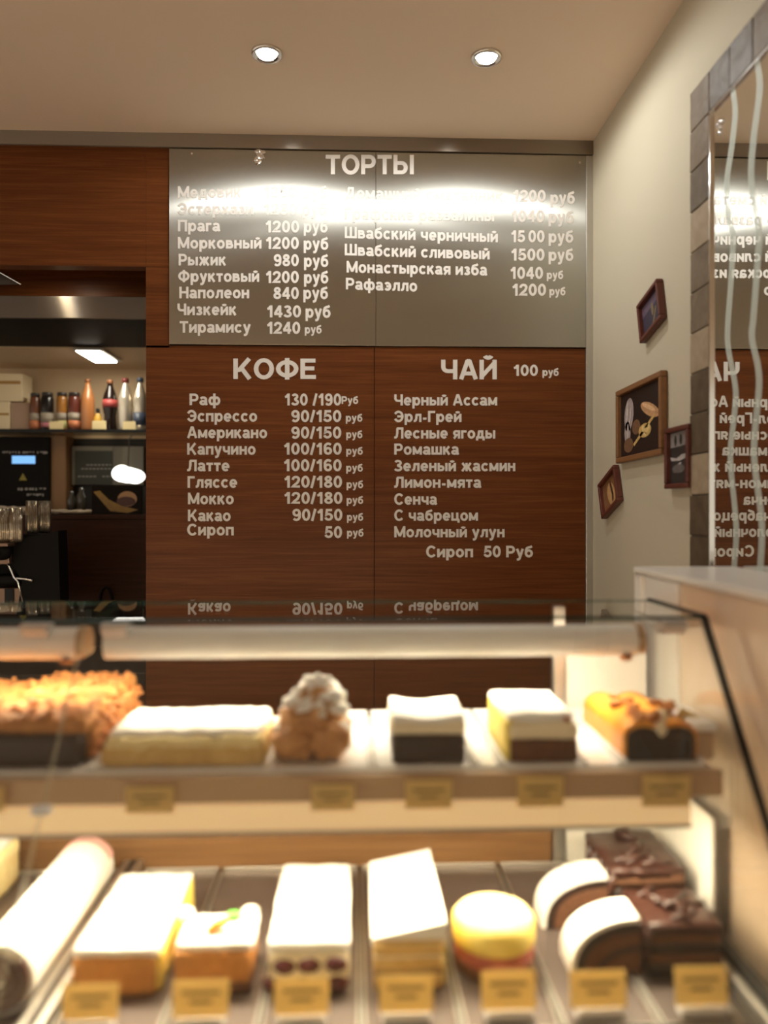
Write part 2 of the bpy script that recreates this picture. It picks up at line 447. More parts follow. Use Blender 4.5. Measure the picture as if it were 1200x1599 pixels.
    G['1'] = (.60, [st(.42), ln((.06, .70), (.22, .74), (.36, .92))])
    G['2'] = (.78, [([(.10, .66)] + el(.39, .70, .39 - a, .30 - b, 170, -20, 20)[0] + [(.52, .42), (.22, .20), (.12, b), (.76, b)], False)])
    G['3'] = (.78, [el(.37, .75, .35 - a, .25 - b + .01, 165, -90, 22), el(.37, .27, .41 - a, .28 - b, 90, -165, 22), ln((.28, .53), (.40, .53))])
    G['4'] = (.80, [st(.56), ln((.52, .95), (.09, .32)), ln((.02, .29), (.80, .29))])
    G['5'] = (.78, [([(.70, T), (.22, T), (.16, .50)] + el(.37, .335, .41 - a, .335 - b, 120, -165, 24)[0], False)])
    G['6'] = (.78, [el(.40, .32, .38 - a, .32 - b + .01), ([(a, .34), (a + .01, .58)] + el(.42, .62, .31, .31, 165, 40, 12)[0], False)])
    G['8'] = (.78, [el(.39, .75, .34 - a, .25 - b + .01), el(.39, .275, .39 - a, .285 - b)])
    G['9'] = (.78, [el(.38, .68, .38 - a, .32 - b + .01), ([(.78 - a, .66), (.77 - a, .42)] + el(.36, .38, .31, .31, -15, -140, 12)[0], False)])
    G['/'] = (.42, [ln((.06, -.02), (.36, 1.0))])
    G['-'] = (.46, [ln((.05, .30), (.41, .30))])
    G[' '] = (.34, [])
    return G
GL = glyphs()
def ribbon(bm, pts, closed, tf, y0, y1):
    P = []
    n = len(pts)
    for i, p in enumerate(pts):
        if closed: q0, q1 = pts[i - 1], pts[(i + 1) % n]
        else: q0, q1 = pts[max(i - 1, 0)], pts[min(i + 1, n - 1)]
        def nrm(a, b):
            dx, dy = b[0] - a[0], b[1] - a[1]; l = math.hypot(dx, dy) or 1
            return (-dy / l, dx / l)
        if q0 == p: nx, ny = nrm(p, q1); k = 1
        elif q1 == p: nx, ny = nrm(q0, p); k = 1
        else:
            n0, n1 = nrm(q0, p), nrm(p, q1)
            sx, sy = n0[0] + n1[0], n0[1] + n1[1]; l = math.hypot(sx, sy) or 1
            nx, ny = sx / l, sy / l
            k = 1 / max(.5, nx * n0[0] + ny * n0[1])
        ox, oy = nx * k * WX, ny * k * WY
        row = []
        for s in (1, -1):
            x, z = tf(p[0] + s * ox, p[1] + s * oy)
            row += [bm.verts.new((x, y0, z)), bm.verts.new((x, y1, z))]
        P.append(row)                          # [left front, left back, right front, right back]
    for i in range(n if closed else n - 1):
        A, B = P[i], P[(i + 1) % n]
        for u, v in ((0, 2), (3, 1), (1, 0), (2, 3)):
            bm.faces.new((A[u], A[v], B[v], B[u]))
    if not closed:
        for q in (P[0], P[-1]): bm.faces.new((q[0], q[1], q[3], q[2]))
def write(bm, text, xl, xr, top, base, Y, base2=None, thick=.0012):
    """text fitted between two points of the board: xl, xr, cap top and base line as seen in the photograph"""
    gap = .10
    tot = sum(GL[c][0] + gap for c in text) - gap
    A, B = atY(xl, base, Y), atY(xr, base if base2 is None else base2, Y)
    C = atY(xl, top, Y)
    sx = (B.x - A.x) / tot; sz = C.z - A.z
    x = 0
    for ch in text:
        wd, strokes = GL[ch]
        for j, (pts, closed) in enumerate(strokes):
            def tf(u, v, x=x):
                t = (x + u) / tot
                return A.x + (x + u) * sx, A.z + (B.z - A.z) * t + v * sz
            e = j * .00004
            ribbon(bm, pts, closed, tf, Y - thick - e, Y - .0001)
        x += wd + gap

# ------------------------------------------------------------------ the room
D = 2.77                                    # back wall
XW = .865                                   # right wall
ZC = H + 1.348                              # ceiling
def b1(name, m, x0, x1, y0, y1, z0, z1, bev=0.0, parent=None):
    bm = bmesh.new(); box(bm, x0, x1, y0, y1, z0, z1, bev)
    return new_obj(name, bm, m, parent)
struct(b1('floor', 'floor_tile', -4, 1.2, -4.5, 4.3, -.06, 0))
struct(b1('ceiling', 'ceiling_paint', -4, 1.2, -4.5, D + .06, ZC, ZC + .08))
struct(b1('wall_right', 'cream_plaster', XW, XW + .1, -4.5, D + .06, 0, ZC))
XO = atY(228, 600, D).x                     # right edge of the opening to the bar
ZO = atY(100, 415, D).z                     # its top
XS = atY(265, 400, D).x                     # left edge of the steel board
XT = atY(915, 400, D).x                     # start of the vertical trim
XM = atY(585, 700, D).x                     # seam between the boards
zb0 = atY(0, 236, D).z
struct(b1('wall_back', 'wood', XO, XW, D + .012, D + .06, 0, ZC))
struct(b1('wall_bar', 'wood', -4, XO - .0005, D, D + .05, ZO, ZC))
struct(b1('trim_4', 'wood', XO, XS - .001, D, D + .0115, ZO + .0005, ZC))
struct(b1('trim_5', 'wood', XO, XS - .001, D, D + .0115, atY(0, 541, D).z, ZO - .0008))
struct(b1('trim_1', 'steel_band', -4, XW, D - .012, D - .0005, atY(927, 243, D).z, ZC, .001))
zt = atY(920, 244, D).z
bm = bmesh.new(); box(bm, XT, XT + .026, D - .006, D + .011, .02, zt, .002)
struct(new_obj('trim_2', bm, 'aluminium'))

# the bar behind the opening
ZB = H + .74
YF = 4.04
struct(b1('wall_far', 'bar_plaster', -4, .2, YF, YF + .08, 0, 3))
bm = bmesh.new()
box(bm, -4, .2, 3.52, YF, ZB, ZB + .05)
struct(new_obj('ceiling_bar', bm, 'bar_plaster'))
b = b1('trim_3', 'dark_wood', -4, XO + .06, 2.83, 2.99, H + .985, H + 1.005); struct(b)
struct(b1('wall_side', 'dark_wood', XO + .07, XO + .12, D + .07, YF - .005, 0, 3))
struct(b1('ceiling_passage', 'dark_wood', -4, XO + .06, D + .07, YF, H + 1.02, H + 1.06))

# downlights
def downlight(loc, label, group='downlights in the ceiling'):
    t = thing('ceiling_downlight', loc, label, 'downlight', group)
    bm = bmesh.new()
    lathe(bm, [(.030, -.002), (.034, -.007), (.040, -.009), (.045, -.006), (.046, 0), (.030, 0)], n=36)
    new_obj('trim_ring', bm, 'chrome', t, True).matrix_parent_inverse = Matrix()
    bm = bmesh.new()
    lathe(bm, [(0, -.0100), (.016, -.0095), (.026, -.007), (.029, -.003), (.029, -.001)], n=28)
    new_obj('bulb', bm, 'spot_bulb', t, True).matrix_parent_inverse = Matrix()
    l = bpy.data.lights.new('downlight_beam', 'SPOT')
    l.energy = SPOT_W; l.color = (.97, .98, .95); l.spot_size = R(180); l.spot_blend = .3; l.shadow_soft_size = .022
    lo = bpy.data.objects.new('downlight_beam', l); COL.objects.link(lo); lo.parent = t
    lo.location = (0, 0, -.026)
    return t
p1, p2 = atZ(417, 83, ZC), atZ(760, 89, ZC)
dl = downlight(p1, 'lit round chrome downlight in the ceiling above the cake price board, left one')
dl2 = copy_tree(dl, p2); dl2['label'] = 'lit round chrome downlight in the ceiling nearer the picture wall'

# ------------------------------------------------------------------ menu boards
def crop1(x, y): return 240 + x * .58333, 190 + y * .58333
def crop2(x, y): return 220 + x * .6, 530 + y * .6
def line_on(parent, crop, Y, items, name='menu_line', label=None):
    """items: (text, xl, xr, cap height, base[, base at the right end]) in the reading frame of the board"""
    for k, it in enumerate(items):
        bm = bmesh.new()
        text, xl, xr, cap, base = it[:5]
        a = crop(xl, base); c = crop(xl, base - cap); r = crop(xr, base)
        write(bm, text, a[0], r[0], c[1], a[1], Y, crop(xr, it[5])[1] if len(it) > 5 else None)
        nm = name if k == 0 and name == 'heading' else ('menu_item' if k == 0 else ('menu_currency' if text.lower() == 'руб' else 'menu_price'))
        o = new_obj(nm, bm, 'white_letter', parent)
        o['label'] = 'white lettering ' + text

sb = thing('cake_price_board', (atY(587, 541, D).x, D, atY(587, 541, D).z), 'brushed steel menu board headed ТОРТЫ with white cake prices', 'menu board')
YS = D - .008
z0, z1 = atY(587, 541, D).z + .001, atY(587, 239, D).z
xm1 = atY(587, 400, D).x
bm = bmesh.new(); box(bm, XS, xm1 - .0008, YS, D + .011, z0, z1, .0008)
new_obj('steel_sheet', bm, 'brushed_steel', sb)
bm = bmesh.new(); box(bm, xm1 + .0008, XT - .001, YS, D + .011, z0, z1, .0008)
new_obj('steel_sheet', bm, 'brushed_steel', sb)
line_on(sb, crop1, YS, [('ТОРТЫ', 461, 697, 52, 141)], 'heading', 'white heading letters ТОРТЫ')
CL = [('Медовик', 65, 235, 204, '1350', 294, 383, 205, 398, 464, 206, 33), ('Эстерхази', 65, 267, 249, '1280', 294, 385, 250, 398, 464, 250, 33),
      ('Прага', 65, 178, 294, '1200', 299, 390, 297, 402, 466, 297, 33), ('Морковный', 65, 289, 340, '1200', 300, 389, 341, 402, 468, 343, 33),
      ('Рыжик', 67, 194, 385, '980', 322, 389, 387, 403, 468, 389, 33), ('Фруктовый', 66, 283, 429, '1200', 300, 389, 432, 403, 468, 433, 33),
      ('Наполеон', 69, 256, 473, '840', 321, 389, 475, 401, 467, 475, 33), ('Чизкейк', 64, 222, 518, '1430', 303, 395, 524, 407, 474, 525, 33),
      ('Тирамису', 70, 260, 565, '1240', 303, 393, 568, 405, 450, 567, 22)]
for n_, x0, x1, b0, pr, x2, x3, b2, x4, x5, b3, hh in CL:
    line_on(sb, crop1, YS, [(n_, x0, x1, 31, b0), (pr, x2, x3, 32, b2), ('руб', x4, x5, hh, b3)], 'menu_line', 'white lettering %s %s руб' % (n_, pr))
CR = [('Домашний сметанник', 513, 935, 206, 214, '1200', 962, 1050, 215, 1063, 1128, 220, 33), ('Графские развалины', 512, 912, 261, 267, '1040', 957, 1047, 269, 1058, 1125, 272, 33),
      ('Швабский черничный', 512, 922, 312, 323, '1500', 957, 1047, 323, 1058, 1124, 324, 33), ('Швабский сливовый', 512, 900, 358, 369, '1500', 957, 1047, 372, 1058, 1124, 373, 33),
      ('Монастырская изба', 517, 893, 404, 412, '1040', 955, 1043, 421, 1053, 1097, 421, 22), ('Рафаэлло', 515, 706, 449, 455, '1200', 960, 1051, 466, 1060, 1103, 465, 22)]
for n_, x0, x1, b0, b1_, pr, x2, x3, b2, x4, x5, b3, hh in CR:
    pi = [(pr, x2, x3, 32, b2)] if not (pr == '1500' and b2 == 323) else [('15', 957, 995, 32, b2), ('00', 1004, 1047, 32, b2)]
    line_on(sb, crop1, YS, [(n_, x0, x1, 31, b0, b1_)] + pi + [('руб', x4, x5, hh, b3)], 'menu_line', 'white lettering %s %s руб' % (n_, pr))
bm = bmesh.new()
c = atY(405, 245, YS)
for k in range(10):
    a = k * .9; blob(bm, (c.x + .022 * math.cos(a) * (k % 3) / 2, YS - .001, c.z + .020 * math.sin(a)), .009, sy=.3, amp=.6, seed=k, sub=2)
new_obj('foil_remnant', bm, 'chrome', sb)['label'] = 'crumpled silver remnant of a torn sticker'
for px, py in ((300, 236), (906, 250)):
    bm = bmesh.new(); c = atY(px, py + 4, YS); box(bm, c.x - .004, c.x + .004, YS - .003, YS, c.z - .004, c.z + .004, .0015)
    new_obj('screw', bm, 'chrome', sb)

def wood_panel(name, x0, x1, label):
    t = thing(name, ((x0 + x1) / 2, D, 0), label, 'menu board')
    bm = bmesh.new(); box(bm, x0, x1, D, D + .0115, .01, z0 - .003, .001)
    new_obj('board', bm, 'wood', t)
    return t
cp = wood_panel('coffee_price_panel', XO, XM - .0012, 'brown wooden panel headed КОФЕ with white coffee prices')
tp = wood_panel('tea_price_panel', XM + .0012, XT - .001, 'brown wooden panel headed ЧАЙ with white list of teas')
line_on(cp, crop2, D, [('КОФЕ', 241, 456, 53, 103)], 'heading', 'white heading letters КОФЕ')
KL = [('Раф', 127, 207, 171, '130 /190', 374, 522, 172, 523, 566, 168, 20), ('Эспрессо', 121, 303, 214, '90/150', 392, 522, 215, 534, 577, 214, 20),
      ('Американо', 121, 329, 257, '90/150', 392, 522, 258, 535, 577, 257, 20), ('Капучино', 121, 299, 300, '100/160', 372, 523, 300, 535, 578, 300, 20),
      ('Латте', 121, 231, 343, '100/160', 372, 523, 343, 535, 578, 344, 20), ('Гляссе', 122, 251, 386, '120/180', 373, 524, 386, 536, 579, 387, 20),
      ('Мокко', 123, 242, 429, '120/180', 373, 525, 428, 536, 579, 428, 20), ('Какао', 123, 234, 473, '90/150', 395, 525, 472, 537, 579, 472, 20),
      ('Сироп', 121, 242, 510, '50', 479, 524, 517, 537, 580, 513, 20)]
for n_, x0, x1, b0, pr, x2, x3, b2, x4, x5, b3, hh in KL:
    line_on(cp, crop2, D, [(n_, x0, x1, 30, b0), (pr, x2, x3, 31, b2), ('Руб' if n_ == 'Раф' else 'руб', x4, x5, hh, b3)], 'menu_line', 'white lettering %s %s руб' % (n_, pr))
line_on(tp, crop2, D, [('ЧАЙ', 782, 927, 51, 104), ('100', 970, 1034, 29, 95), ('руб', 1046, 1088, 20, 95)], 'heading', 'white heading letters ЧАЙ 100 руб')
for n_, x0, x1, b0 in (('Черный Ассам', 660, 928, 172), ('Эрл-Грей', 660, 835, 215), ('Лесные ягоды', 660, 923, 258), ('Ромашка', 660, 828, 300), ('Зеленый жасмин', 660, 975, 343),
                      ('Лимон-мята', 660, 886, 386), ('Сенча', 660, 771, 430), ('С чабрецом', 660, 878, 472), ('Молочный улун', 660, 947, 515)):
    line_on(tp, crop2, D, [(n_, x0, x1, 29, b0)], 'menu_line', 'white lettering ' + n_)
line_on(tp, crop2, D, [('Сироп', 743, 865, 30, 567), ('50 Руб', 893, 1021, 30, 567)], 'menu_line', 'white lettering Сироп 50 Руб')

# ------------------------------------------------------------------ right wall: tiled mirror
XI = XW - .010
yl, yr = atX(1078, 400, XI).y, atX(1108, 400, XI).y
zo = atX(1078, 147, XI).z
pit = .1025
mt = thing('wall_mirror', (XW, 1.4, 1.2), 'large wall mirror with wavy frosted stripes inside a slate tile border', 'mirror')
bm = bmesh.new()
rows = 14; zlow = zo - rows * pit; yend = .55
box(bm, XW - .0050, XW - .0005, yr - .002, yl - .0005, zlow, zo - .0005, mi=3)
box(bm, XW - .0050, XW - .0005, yend, yr, zo - pit, zo - .0005, mi=3)
def tile(y0, y1, z0_, z1_, mi):
    tmp = bmesh.new()
    box(tmp, XI - random.uniform(0, .002), XW - .003, y0 + .0012, y1 - .0012, z0_ + .0012, z1_ - .0012, .0025)
    bmesh.ops.subdivide_edges(tmp, edges=[e for e in tmp.edges if e.calc_length() > .05], cuts=4, use_grid_fill=True)
    off = random.random() * 50
    vm = []
    for v in tmp.verts:
        if v.co.x < XW - .006: v.co.x += .0012 * noise.noise(v.co * 30 + Vector((off, 0, 0)))
        vm.append(bm.verts.new(v.co))
    tmp.verts.index_update()
    for f in tmp.faces: bm.faces.new([vm[v.index] for v in f.verts]).material_index = mi
    tmp.free()
shade = [1, 1, 0, 2, 1, 1, 2, 0, 0, 2, 0, 0, 1, 0]
for k in range(rows): tile(yr, yl, zo - (k + 1) * pit, zo - k * pit, shade[k])
y = yr; k = 0
while y - pit > yend:
    tile(y - pit, y, zo - pit, zo, [0, 0, 1, 1, 0, 1][k % 6]); y -= pit; k += 1
new_obj('tile_border', bm, ['slate_dark', 'slate_mid', 'slate_light', 'grout'], mt)
bm = bmesh.new(); box(bm, XW - .0045, XW - .0005, yend, yr - .003, zlow, zo - pit - .002)
new_obj('mirror_sheet', bm, 'mirror_glass', mt)
bm = bmesh.new()
box(bm, XI - .001, XW - .001, yr - .0045, yr - .001, zlow, zo - pit, .001)
box(bm, XI - .001, XW - .001, yend, yr - .001, zo - pit - .004, zo - pit - .0005, .001)
new_obj('edge_strip', bm, 'chrome', mt)
XG = XW - .0048
def stripe(pts, wpx):
    bm = bmesh.new()
    sm = []
    for i in range(len(pts) - 1):
        p0, p1_, p2_, p3 = [pts[min(max(j, 0), len(pts) - 1)] for j in (i - 1, i, i + 1, i + 2)]
        for s in range(8):
            t = s / 8
            sm.append(tuple(.5 * (2 * b_ + (c_ - a_) * t + (2 * a_ - 5 * b_ + 4 * c_ - d_) * t * t + (3 * b_ - a_ - 3 * c_ + d_) * t ** 3) for a_, b_, c_, d_ in zip(p0, p1_, p2_, p3)))
    sm.append(pts[-1])
    for a, b_ in ((-wpx / 2, -wpx * .12), (wpx * .12, wpx / 2)):
        prev = None
        for x, yy in sm:
            A, B = atX(x + a, yy, XG), atX(x + b_, yy, XG)
            cur = [bm.verts.new(A), bm.verts.new(B), bm.verts.new(A + Vector((.0006, 0, 0))), bm.verts.new(B + Vector((.0006, 0, 0)))]
            if prev:
                bm.faces.new((prev[0], prev[1], cur[1], cur[0])); bm.faces.new((prev[2], cur[2], cur[3], prev[3]))
                bm.faces.new((prev[0], cur[0], cur[2], prev[2])); bm.faces.new((prev[1], prev[3], cur[3], cur[1]))
            prev = cur
    return new_obj('frosted_stripe', bm, 'frosted_strip', mt)
stripe([(1144.5, 139), (1148.7, 175), (1143, 231), (1136, 281), (1138, 338), (1145, 369), (1142, 438), (1137, 510), (1138, 545), (1149, 606), (1147, 650), (1141, 716), (1150, 820), (1147, 885), (1143, 960)], 7)
stripe([(1182, 94), (1187, 138), (1177, 219), (1173.7, 281), (1182, 338), (1186, 369), (1181.5, 438), (1177, 497), (1175, 530), (1186, 593), (1178, 706), (1190, 814), (1188, 885), (1183, 960)], 8)
bm = bmesh.new()
for dy, dz in ((0, 0), (.012, .010), (-.010, .010), (.002, -.011), (.002, .016)):
    c = atX(1126, 199, XG); blob(bm, (c.x - .001, c.y + dy, c.z + dz), .006, sx=.5, amp=.1, sub=2)
new_obj('mirror_clip', bm, 'chrome', mt, True)

# pictures on the right wall
def picture(name, quad, fm, fw, art, label):
    """quad: the frame's four front corners TL TR BR BL as seen; hung on the wall a little proud of it"""
    XF = XW - .022
    q = [atX(x, y_, XF) for x, y_ in quad]
    c = sum(q, Vector()) / 4
    wd = ((q[0] - q[1]).length + (q[3] - q[2]).length) / 2; ht = ((q[0] - q[3]).length + (q[1] - q[2]).length) / 2
    up = (((q[0] - q[3]) + (q[1] - q[2])) / 2).normalized()
    roll = math.atan2(-up.y, up.z)
    t = thing(name, (XW - .001, c.y, c.z), label, 'picture')
    t.rotation_euler = (-roll * -1, 0, 0)
    def add(nm, bm, mm):
        o = new_obj(nm, bm, mm, t); o.matrix_parent_inverse = Matrix(); return o
    # local: y runs away from the viewer (left in the photo), z up, x into the wall
    bm = bmesh.new(); a, b_ = wd / 2, ht / 2
    for (y0, y1, z0_, z1_) in ((-a, a, b_ - fw, b_), (-a, a, -b_, -b_ + fw), (a - fw, a, -b_ + fw, b_ - fw), (-a, -a + fw, -b_ + fw, b_ - fw)):
        box(bm, -.021, -.0005, y0, y1, z0_, z1_, .003)
    add('frame', bm, fm)
    bm = bmesh.new(); box(bm, -.008, -.001, -a + fw * .8, a - fw * .8, -b_ + fw * .8, b_ - fw * .8)
    mats = ['art_%s_0' % art[0]]; mat(mats[0], art[1], .5)
    for i, (col, shapes) in enumerate(art[2]):
        mn = 'art_%s_%d' % (art[0], i + 1); mat(mn, col, .5, noise_scale=90, col2=tuple(min(1, v * 1.5) for v in col)); mats.append(mn)
        for poly in shapes:
            vs_ = [bm.verts.new((-.0082 - .0002 * i, a * .9 * (-u), b_ * .9 * v)) for u, v in poly]
            bm.faces.new(vs_).material_index = i + 1
    add('print', bm, mats)
    return t
def ov(cx, cy, rx, ry, rot=0, n=18):
    return [(cx + rx * math.cos(2 * math.pi * i / n) * math.cos(R(rot)) - ry * math.sin(2 * math.pi * i / n) * math.sin(R(rot)),
             cy + rx * math.cos(2 * math.pi * i / n) * math.sin(R(rot)) + ry * math.sin(2 * math.pi * i / n) * math.cos(R(rot))) for i in range(n)]
picture('framed_picture', [(961.2, 610), (1031.8, 579.7), (1031.8, 711.5), (961.8, 722)], 'frame_oak', .017,
        ('bread', (.014, .006, .004), [((.30, .24, .23), [ov(-.58, .28, .24, .50, -6), ov(-.66, -.25, .16, .35)]), ((.14, .07, .035), [ov(-.6, -.62, .25, .22), ov(-.2, -.15, .2, .22)]),
          ((.42, .23, .11), [ov(.46, .22, .48, .17, -28)]), ((.46, .30, .10), [ov(.22, -.32, .30, .20), [(-.35, -.62), (-.30, -.70), (.68, -.02), (.64, .06)]]), ((.44, .38, .36), [ov(-.66, .36, .05, .30, -6), ov(-.50, .22, .04, .26, -6), ov(-.62, -.2, .04, .22)]), ((.56, .36, .20), [ov(.40, .30, .36, .06, -28)]), ((.60, .44, .18), [ov(.16, -.26, .07, .10), ov(.30, -.34, .08, .09), ov(.42, -.26, .06, .09), ov(.24, -.44, .08, .06)])]),
        'large oak framed picture of bread loaves and wheat')
picture('framed_picture', [(992.7, 470.7), (1025.3, 442.4), (1031.5, 506), (998.5, 527.6)], 'frame_mahogany', .012,
        ('dusk', (.035, .028, .05), [((.085, .055, .085), [[(-1, .2), (1, .35), (1, .75), (-1, .8)]]), ((.14, .10, .05), [[(-.1, -.8), (.1, -.8), (.5, .0), (.4, .1)], ov(.1, .1, .12, .35)])]),
        'small mahogany framed dusk picture hung highest on the cream wall')
picture('framed_picture', [(1037.3, 670.2), (1073.4, 661), (1073.4, 761.3), (1036.7, 763.6)], 'frame_mahogany', .013,
        ('street', (.03, .022, .02), [((.20, .18, .17), [[(-.9, .35), (.9, .45), (.9, .95), (-.9, .9)]]), ((.02, .016, .015), [ov(-.4, .62, .12, .2), ov(.1, .64, .12, .2), [(-.9, .25), (.9, .3), (.9, .42), (-.9, .38)]]),
          ((.34, .31, .30), [[(-.9, .05), (-.3, -.02), (.2, .1), (.8, .12), (.8, 0), (0, -.12), (-.8, -.1)], ov(-.2, -.35, .4, .08, 25)]), ((.11, .095, .09), [ov(-.1, -.4, .6, .16)])]),
        'mahogany framed dark street picture beside the slate tile border')
picture('framed_picture', [(931.9, 745.7), (958.6, 737.5), (965.7, 796), (938.4, 797.7)], 'frame_mahogany', .013,
        ('leaf', (.22, .10, .04), [((.42, .25, .11), [ov(.05, -.1, .45, .75, 12)]), ((.05, .02, .01), [ov(.15, .2, .10, .5, 10), ov(.2, -.35, .1, .3, -12)])]),
        'smallest mahogany framed picture, hung lowest next to the wooden panel')

# ------------------------------------------------------------------ display case
XE, XSEAM, XLE = .60, -.452, -1.55
ZT = 1.271; YT0, YT1 = 1.308, 1.556
ZD = .73
def yfront(z): return YT0 - (ZT - z) * .74
dc = thing('display_case', (0, 1.25, 0), 'glass-fronted lit cake display case with slanted front glass', 'display case')
def part(nm, bm, m, parent=None, smooth=False):
    return new_obj(nm, bm, m, parent or dc, smooth)
def pane_top(x0, x1):
    bm = bmesh.new(); box(bm, x0, x1, YT0 - .004, YT1, ZT - .006, ZT)
    for f in bm.faces:
        f.normal_update()
        f.material_index = 2 if f.normal.z > .5 else (0 if f.normal.z < -.5 else 1)
    part('top_glass', bm, ['clear_inner', 'green_edge', 'top_sheet'])
pane_top(XLE, XSEAM - .001); pane_top(XSEAM + .001, XE)
def pane_front(x0, x1):
    bm = bmesh.new()
    fs = prism(bm, [(yfront(ZT - .010), ZT - .010), (yfront(.62), .62), (yfront(.62) + .006, .62), (yfront(ZT - .010) + .006, ZT - .010)], 'X', x0, x1)
    bmesh.ops.recalc_face_normals(bm, faces=bm.faces[:])
    for f in bm.faces:
        f.material_index = 0 if f.calc_area() > .05 else 1
    part('front_glass', bm, ['clear_glass', 'glass_edge'])
mat('glass_edge', (.45, .42, .33), .2)
pane_front(XLE, XSEAM - .0015); pane_front(XSEAM + .0015, XE)
bm = bmesh.new()
prism(bm, [(YT0, ZT - .009), (YT1, ZT - .009), (YT1, ZD - .03), (yfront(ZD - .03) + .008, ZD - .03)], 'X', XE + .0005, XE + .0065)
part('end_glass', bm, 'clear_glass')
bm = bmesh.new()
prism(bm, [(YT0 - .004, ZT + .001), (yfront(.62) - .004, .62), (yfront(.62) + .008, .62), (YT0 + .009, ZT - .001)], 'X', XE - .001, XE + .008)
part('edge_seal', bm, 'black_plastic')['label'] = 'black seal along the slanted glass edge'
bm = bmesh.new(); box(bm, XE - .001, XE + .006, YT0, YT1, ZT, ZT + .003)
part('top_edge', bm, 'dark_metal')
# clamps that hold the panes under the top glass
for px in (57, 181, 1050):
    c = atY(px, 990, YT0 + .015)
    bm = bmesh.new()
    prism(bm, [(YT0 + .000, ZT - .009), (YT0 + .000, ZT - .020), (YT0 + .012, ZT - .034), (YT0 + .034, ZT - .034), (YT0 + .040, ZT - .009)], 'X', c.x - .021, c.x + .021)
    part('glass_clamp', bm, 'clamp_grey')
zj = 1.020
bm = bmesh.new(); box(bm, XSEAM - .014, XSEAM + .014, yfront(zj) - .003, yfront(zj) + .010, zj - .006, zj + .006, .002); part('pane_joint', bm, 'porcelain')
# lamp tube under the top glass
def lamp_tube(x0, x1):
    yc, zc, r = 1.345, 1.2235, .0275
    bm = bmesh.new()
    prism(bm, [(yc + r * math.cos(R(a)), zc + r * math.sin(R(a))) for a in range(-30, 251, 14)], 'X', x0, x1)
    h = part('lamp_housing', bm, 'lamp_housing', smooth=False)
    bm = bmesh.new()
    prism(bm, [(yc + r * math.cos(R(a)) * .88, zc + r * math.sin(R(a)) * .90) for a in range(258, 326, 11)], 'X', x0 + .01, x1 - .012)
    new_obj('light_diffuser', bm, 'tube_light', h)['label'] = 'glowing underside of the lamp'
    bm = bmesh.new(); lathe(bm, [(0, -.008), (.010, -.007), (.011, 0), (0, 0)], (x1 - .02, yc - .014, zc - r * .93), 16)
    new_obj('lamp_screw', bm, 'nut', h, True)
    bm = bmesh.new(); prism(bm, [(yc + (r + .002) * math.cos(R(a)), zc + (r + .002) * math.sin(R(a))) for a in range(-40, 225, 12)], 'X', x1 - .002, x1 + .012)
    new_obj('end_cap', bm, 'shelf_rail', h)
lamp_tube(-.428, .495); lamp_tube(-1.5, -.472)
# cake shelf with rail and lamp
ZS = 1.040
ys0 = 1.195
bm = bmesh.new(); box(bm, XLE + .02, .575, ys0 + .006, 1.545, ZS - .010, ZS, .001)
part('cake_shelf', bm, 'white_board')
bm = bmesh.new(); box(bm, XLE + .02, .58, ys0 - .006, ys0 + .006, ZS - .038, ZS + .003, .002)
part('shelf_rail', bm, 'shelf_rail')
zc1, zc0 = ZS - .040, ZS - .088
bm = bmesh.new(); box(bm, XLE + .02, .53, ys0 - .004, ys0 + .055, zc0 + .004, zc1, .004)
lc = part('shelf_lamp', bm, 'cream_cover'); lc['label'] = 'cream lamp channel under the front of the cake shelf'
bm = bmesh.new(); box(bm, XLE + .02, .53, ys0 - .006, ys0 - .003, zc0 + .001, zc0 + .006)
new_obj('lamp_lip', bm, 'aluminium', lc)
bm = bmesh.new(); box(bm, XLE + .03, .52, ys0 + .006, ys0 + .048, zc0 + .001, zc0 + .0035)
new_obj('light_diffuser', bm, 'shelf_light', lc)['label'] = 'glowing underside of the shelf lamp'
for x in (-.455, .40):
    bm = bmesh.new(); prism(bm, [(1.54, ZS - .011), (1.30, ZS - .011), (1.30, ZS - .022), (1.54, ZS - .05)], 'X', x - .004, x + .004)
    part('shelf_bracket', bm, 'aluminium')
# deck and body
bm = bmesh.new(); box(bm, XLE, XE, .97, YT1, ZD - .02, ZD, .002)
part('deck', bm, 'dark_metal')
bm = bmesh.new(); box(bm, XLE, XE + .008, yfront(.62) + .01, YT1 + .01, .06, ZD - .022, .004)
part('base_cabinet', bm, 'dark_wood')
for (x, nm, m_) in ((-.452, 'divider_rail', 'aluminium'), (-.4395, 'divider_rail', 'dark_metal'), (-.427, 'divider_rail', 'aluminium')):
    bm = bmesh.new(); box(bm, x - .006, x + .006, 1.0, YT1 - .01, ZD, ZD + .030, .003); part(nm, bm, m_)
bm = bmesh.new(); box(bm, XE - .018, XE - .002, .99, YT1, ZD, ZD + .035, .003); part('end_rail', bm, 'black_plastic')
bm = bmesh.new(); box(bm, XE - .031, XE - .019, .99, YT1, ZD, ZD + .02, .003); part('end_rail', bm, 'aluminium')
bm = bmesh.new(); box(bm, XE - .006, XE - .001, 1.26, YT1, ZD + .036, ZS - .10, .001); part('end_board', bm, 'white_board')
bm = bmesh.new(); box(bm, XLE, .40, YT1 - .004, YT1 + .012, ZD, ZD + .20, .002); part('rear_board', bm, 'rear_wood')
for x in (XSEAM, .415):
    bm = bmesh.new(); box(bm, x - .012, x + .012, YT1 - .012, YT1 + .012, ZD, ZT - .012 if x < 0 else ZT - .012, .002)
    if x > 0: part('rear_post', bm, 'aluminium')
    else: bm.free()
bm = bmesh.new(); box(bm, .430, XE - .004, YT1 - .004, YT1 + .008, ZD, ZT - .06, .001); part('rear_panel', bm, 'white_board')

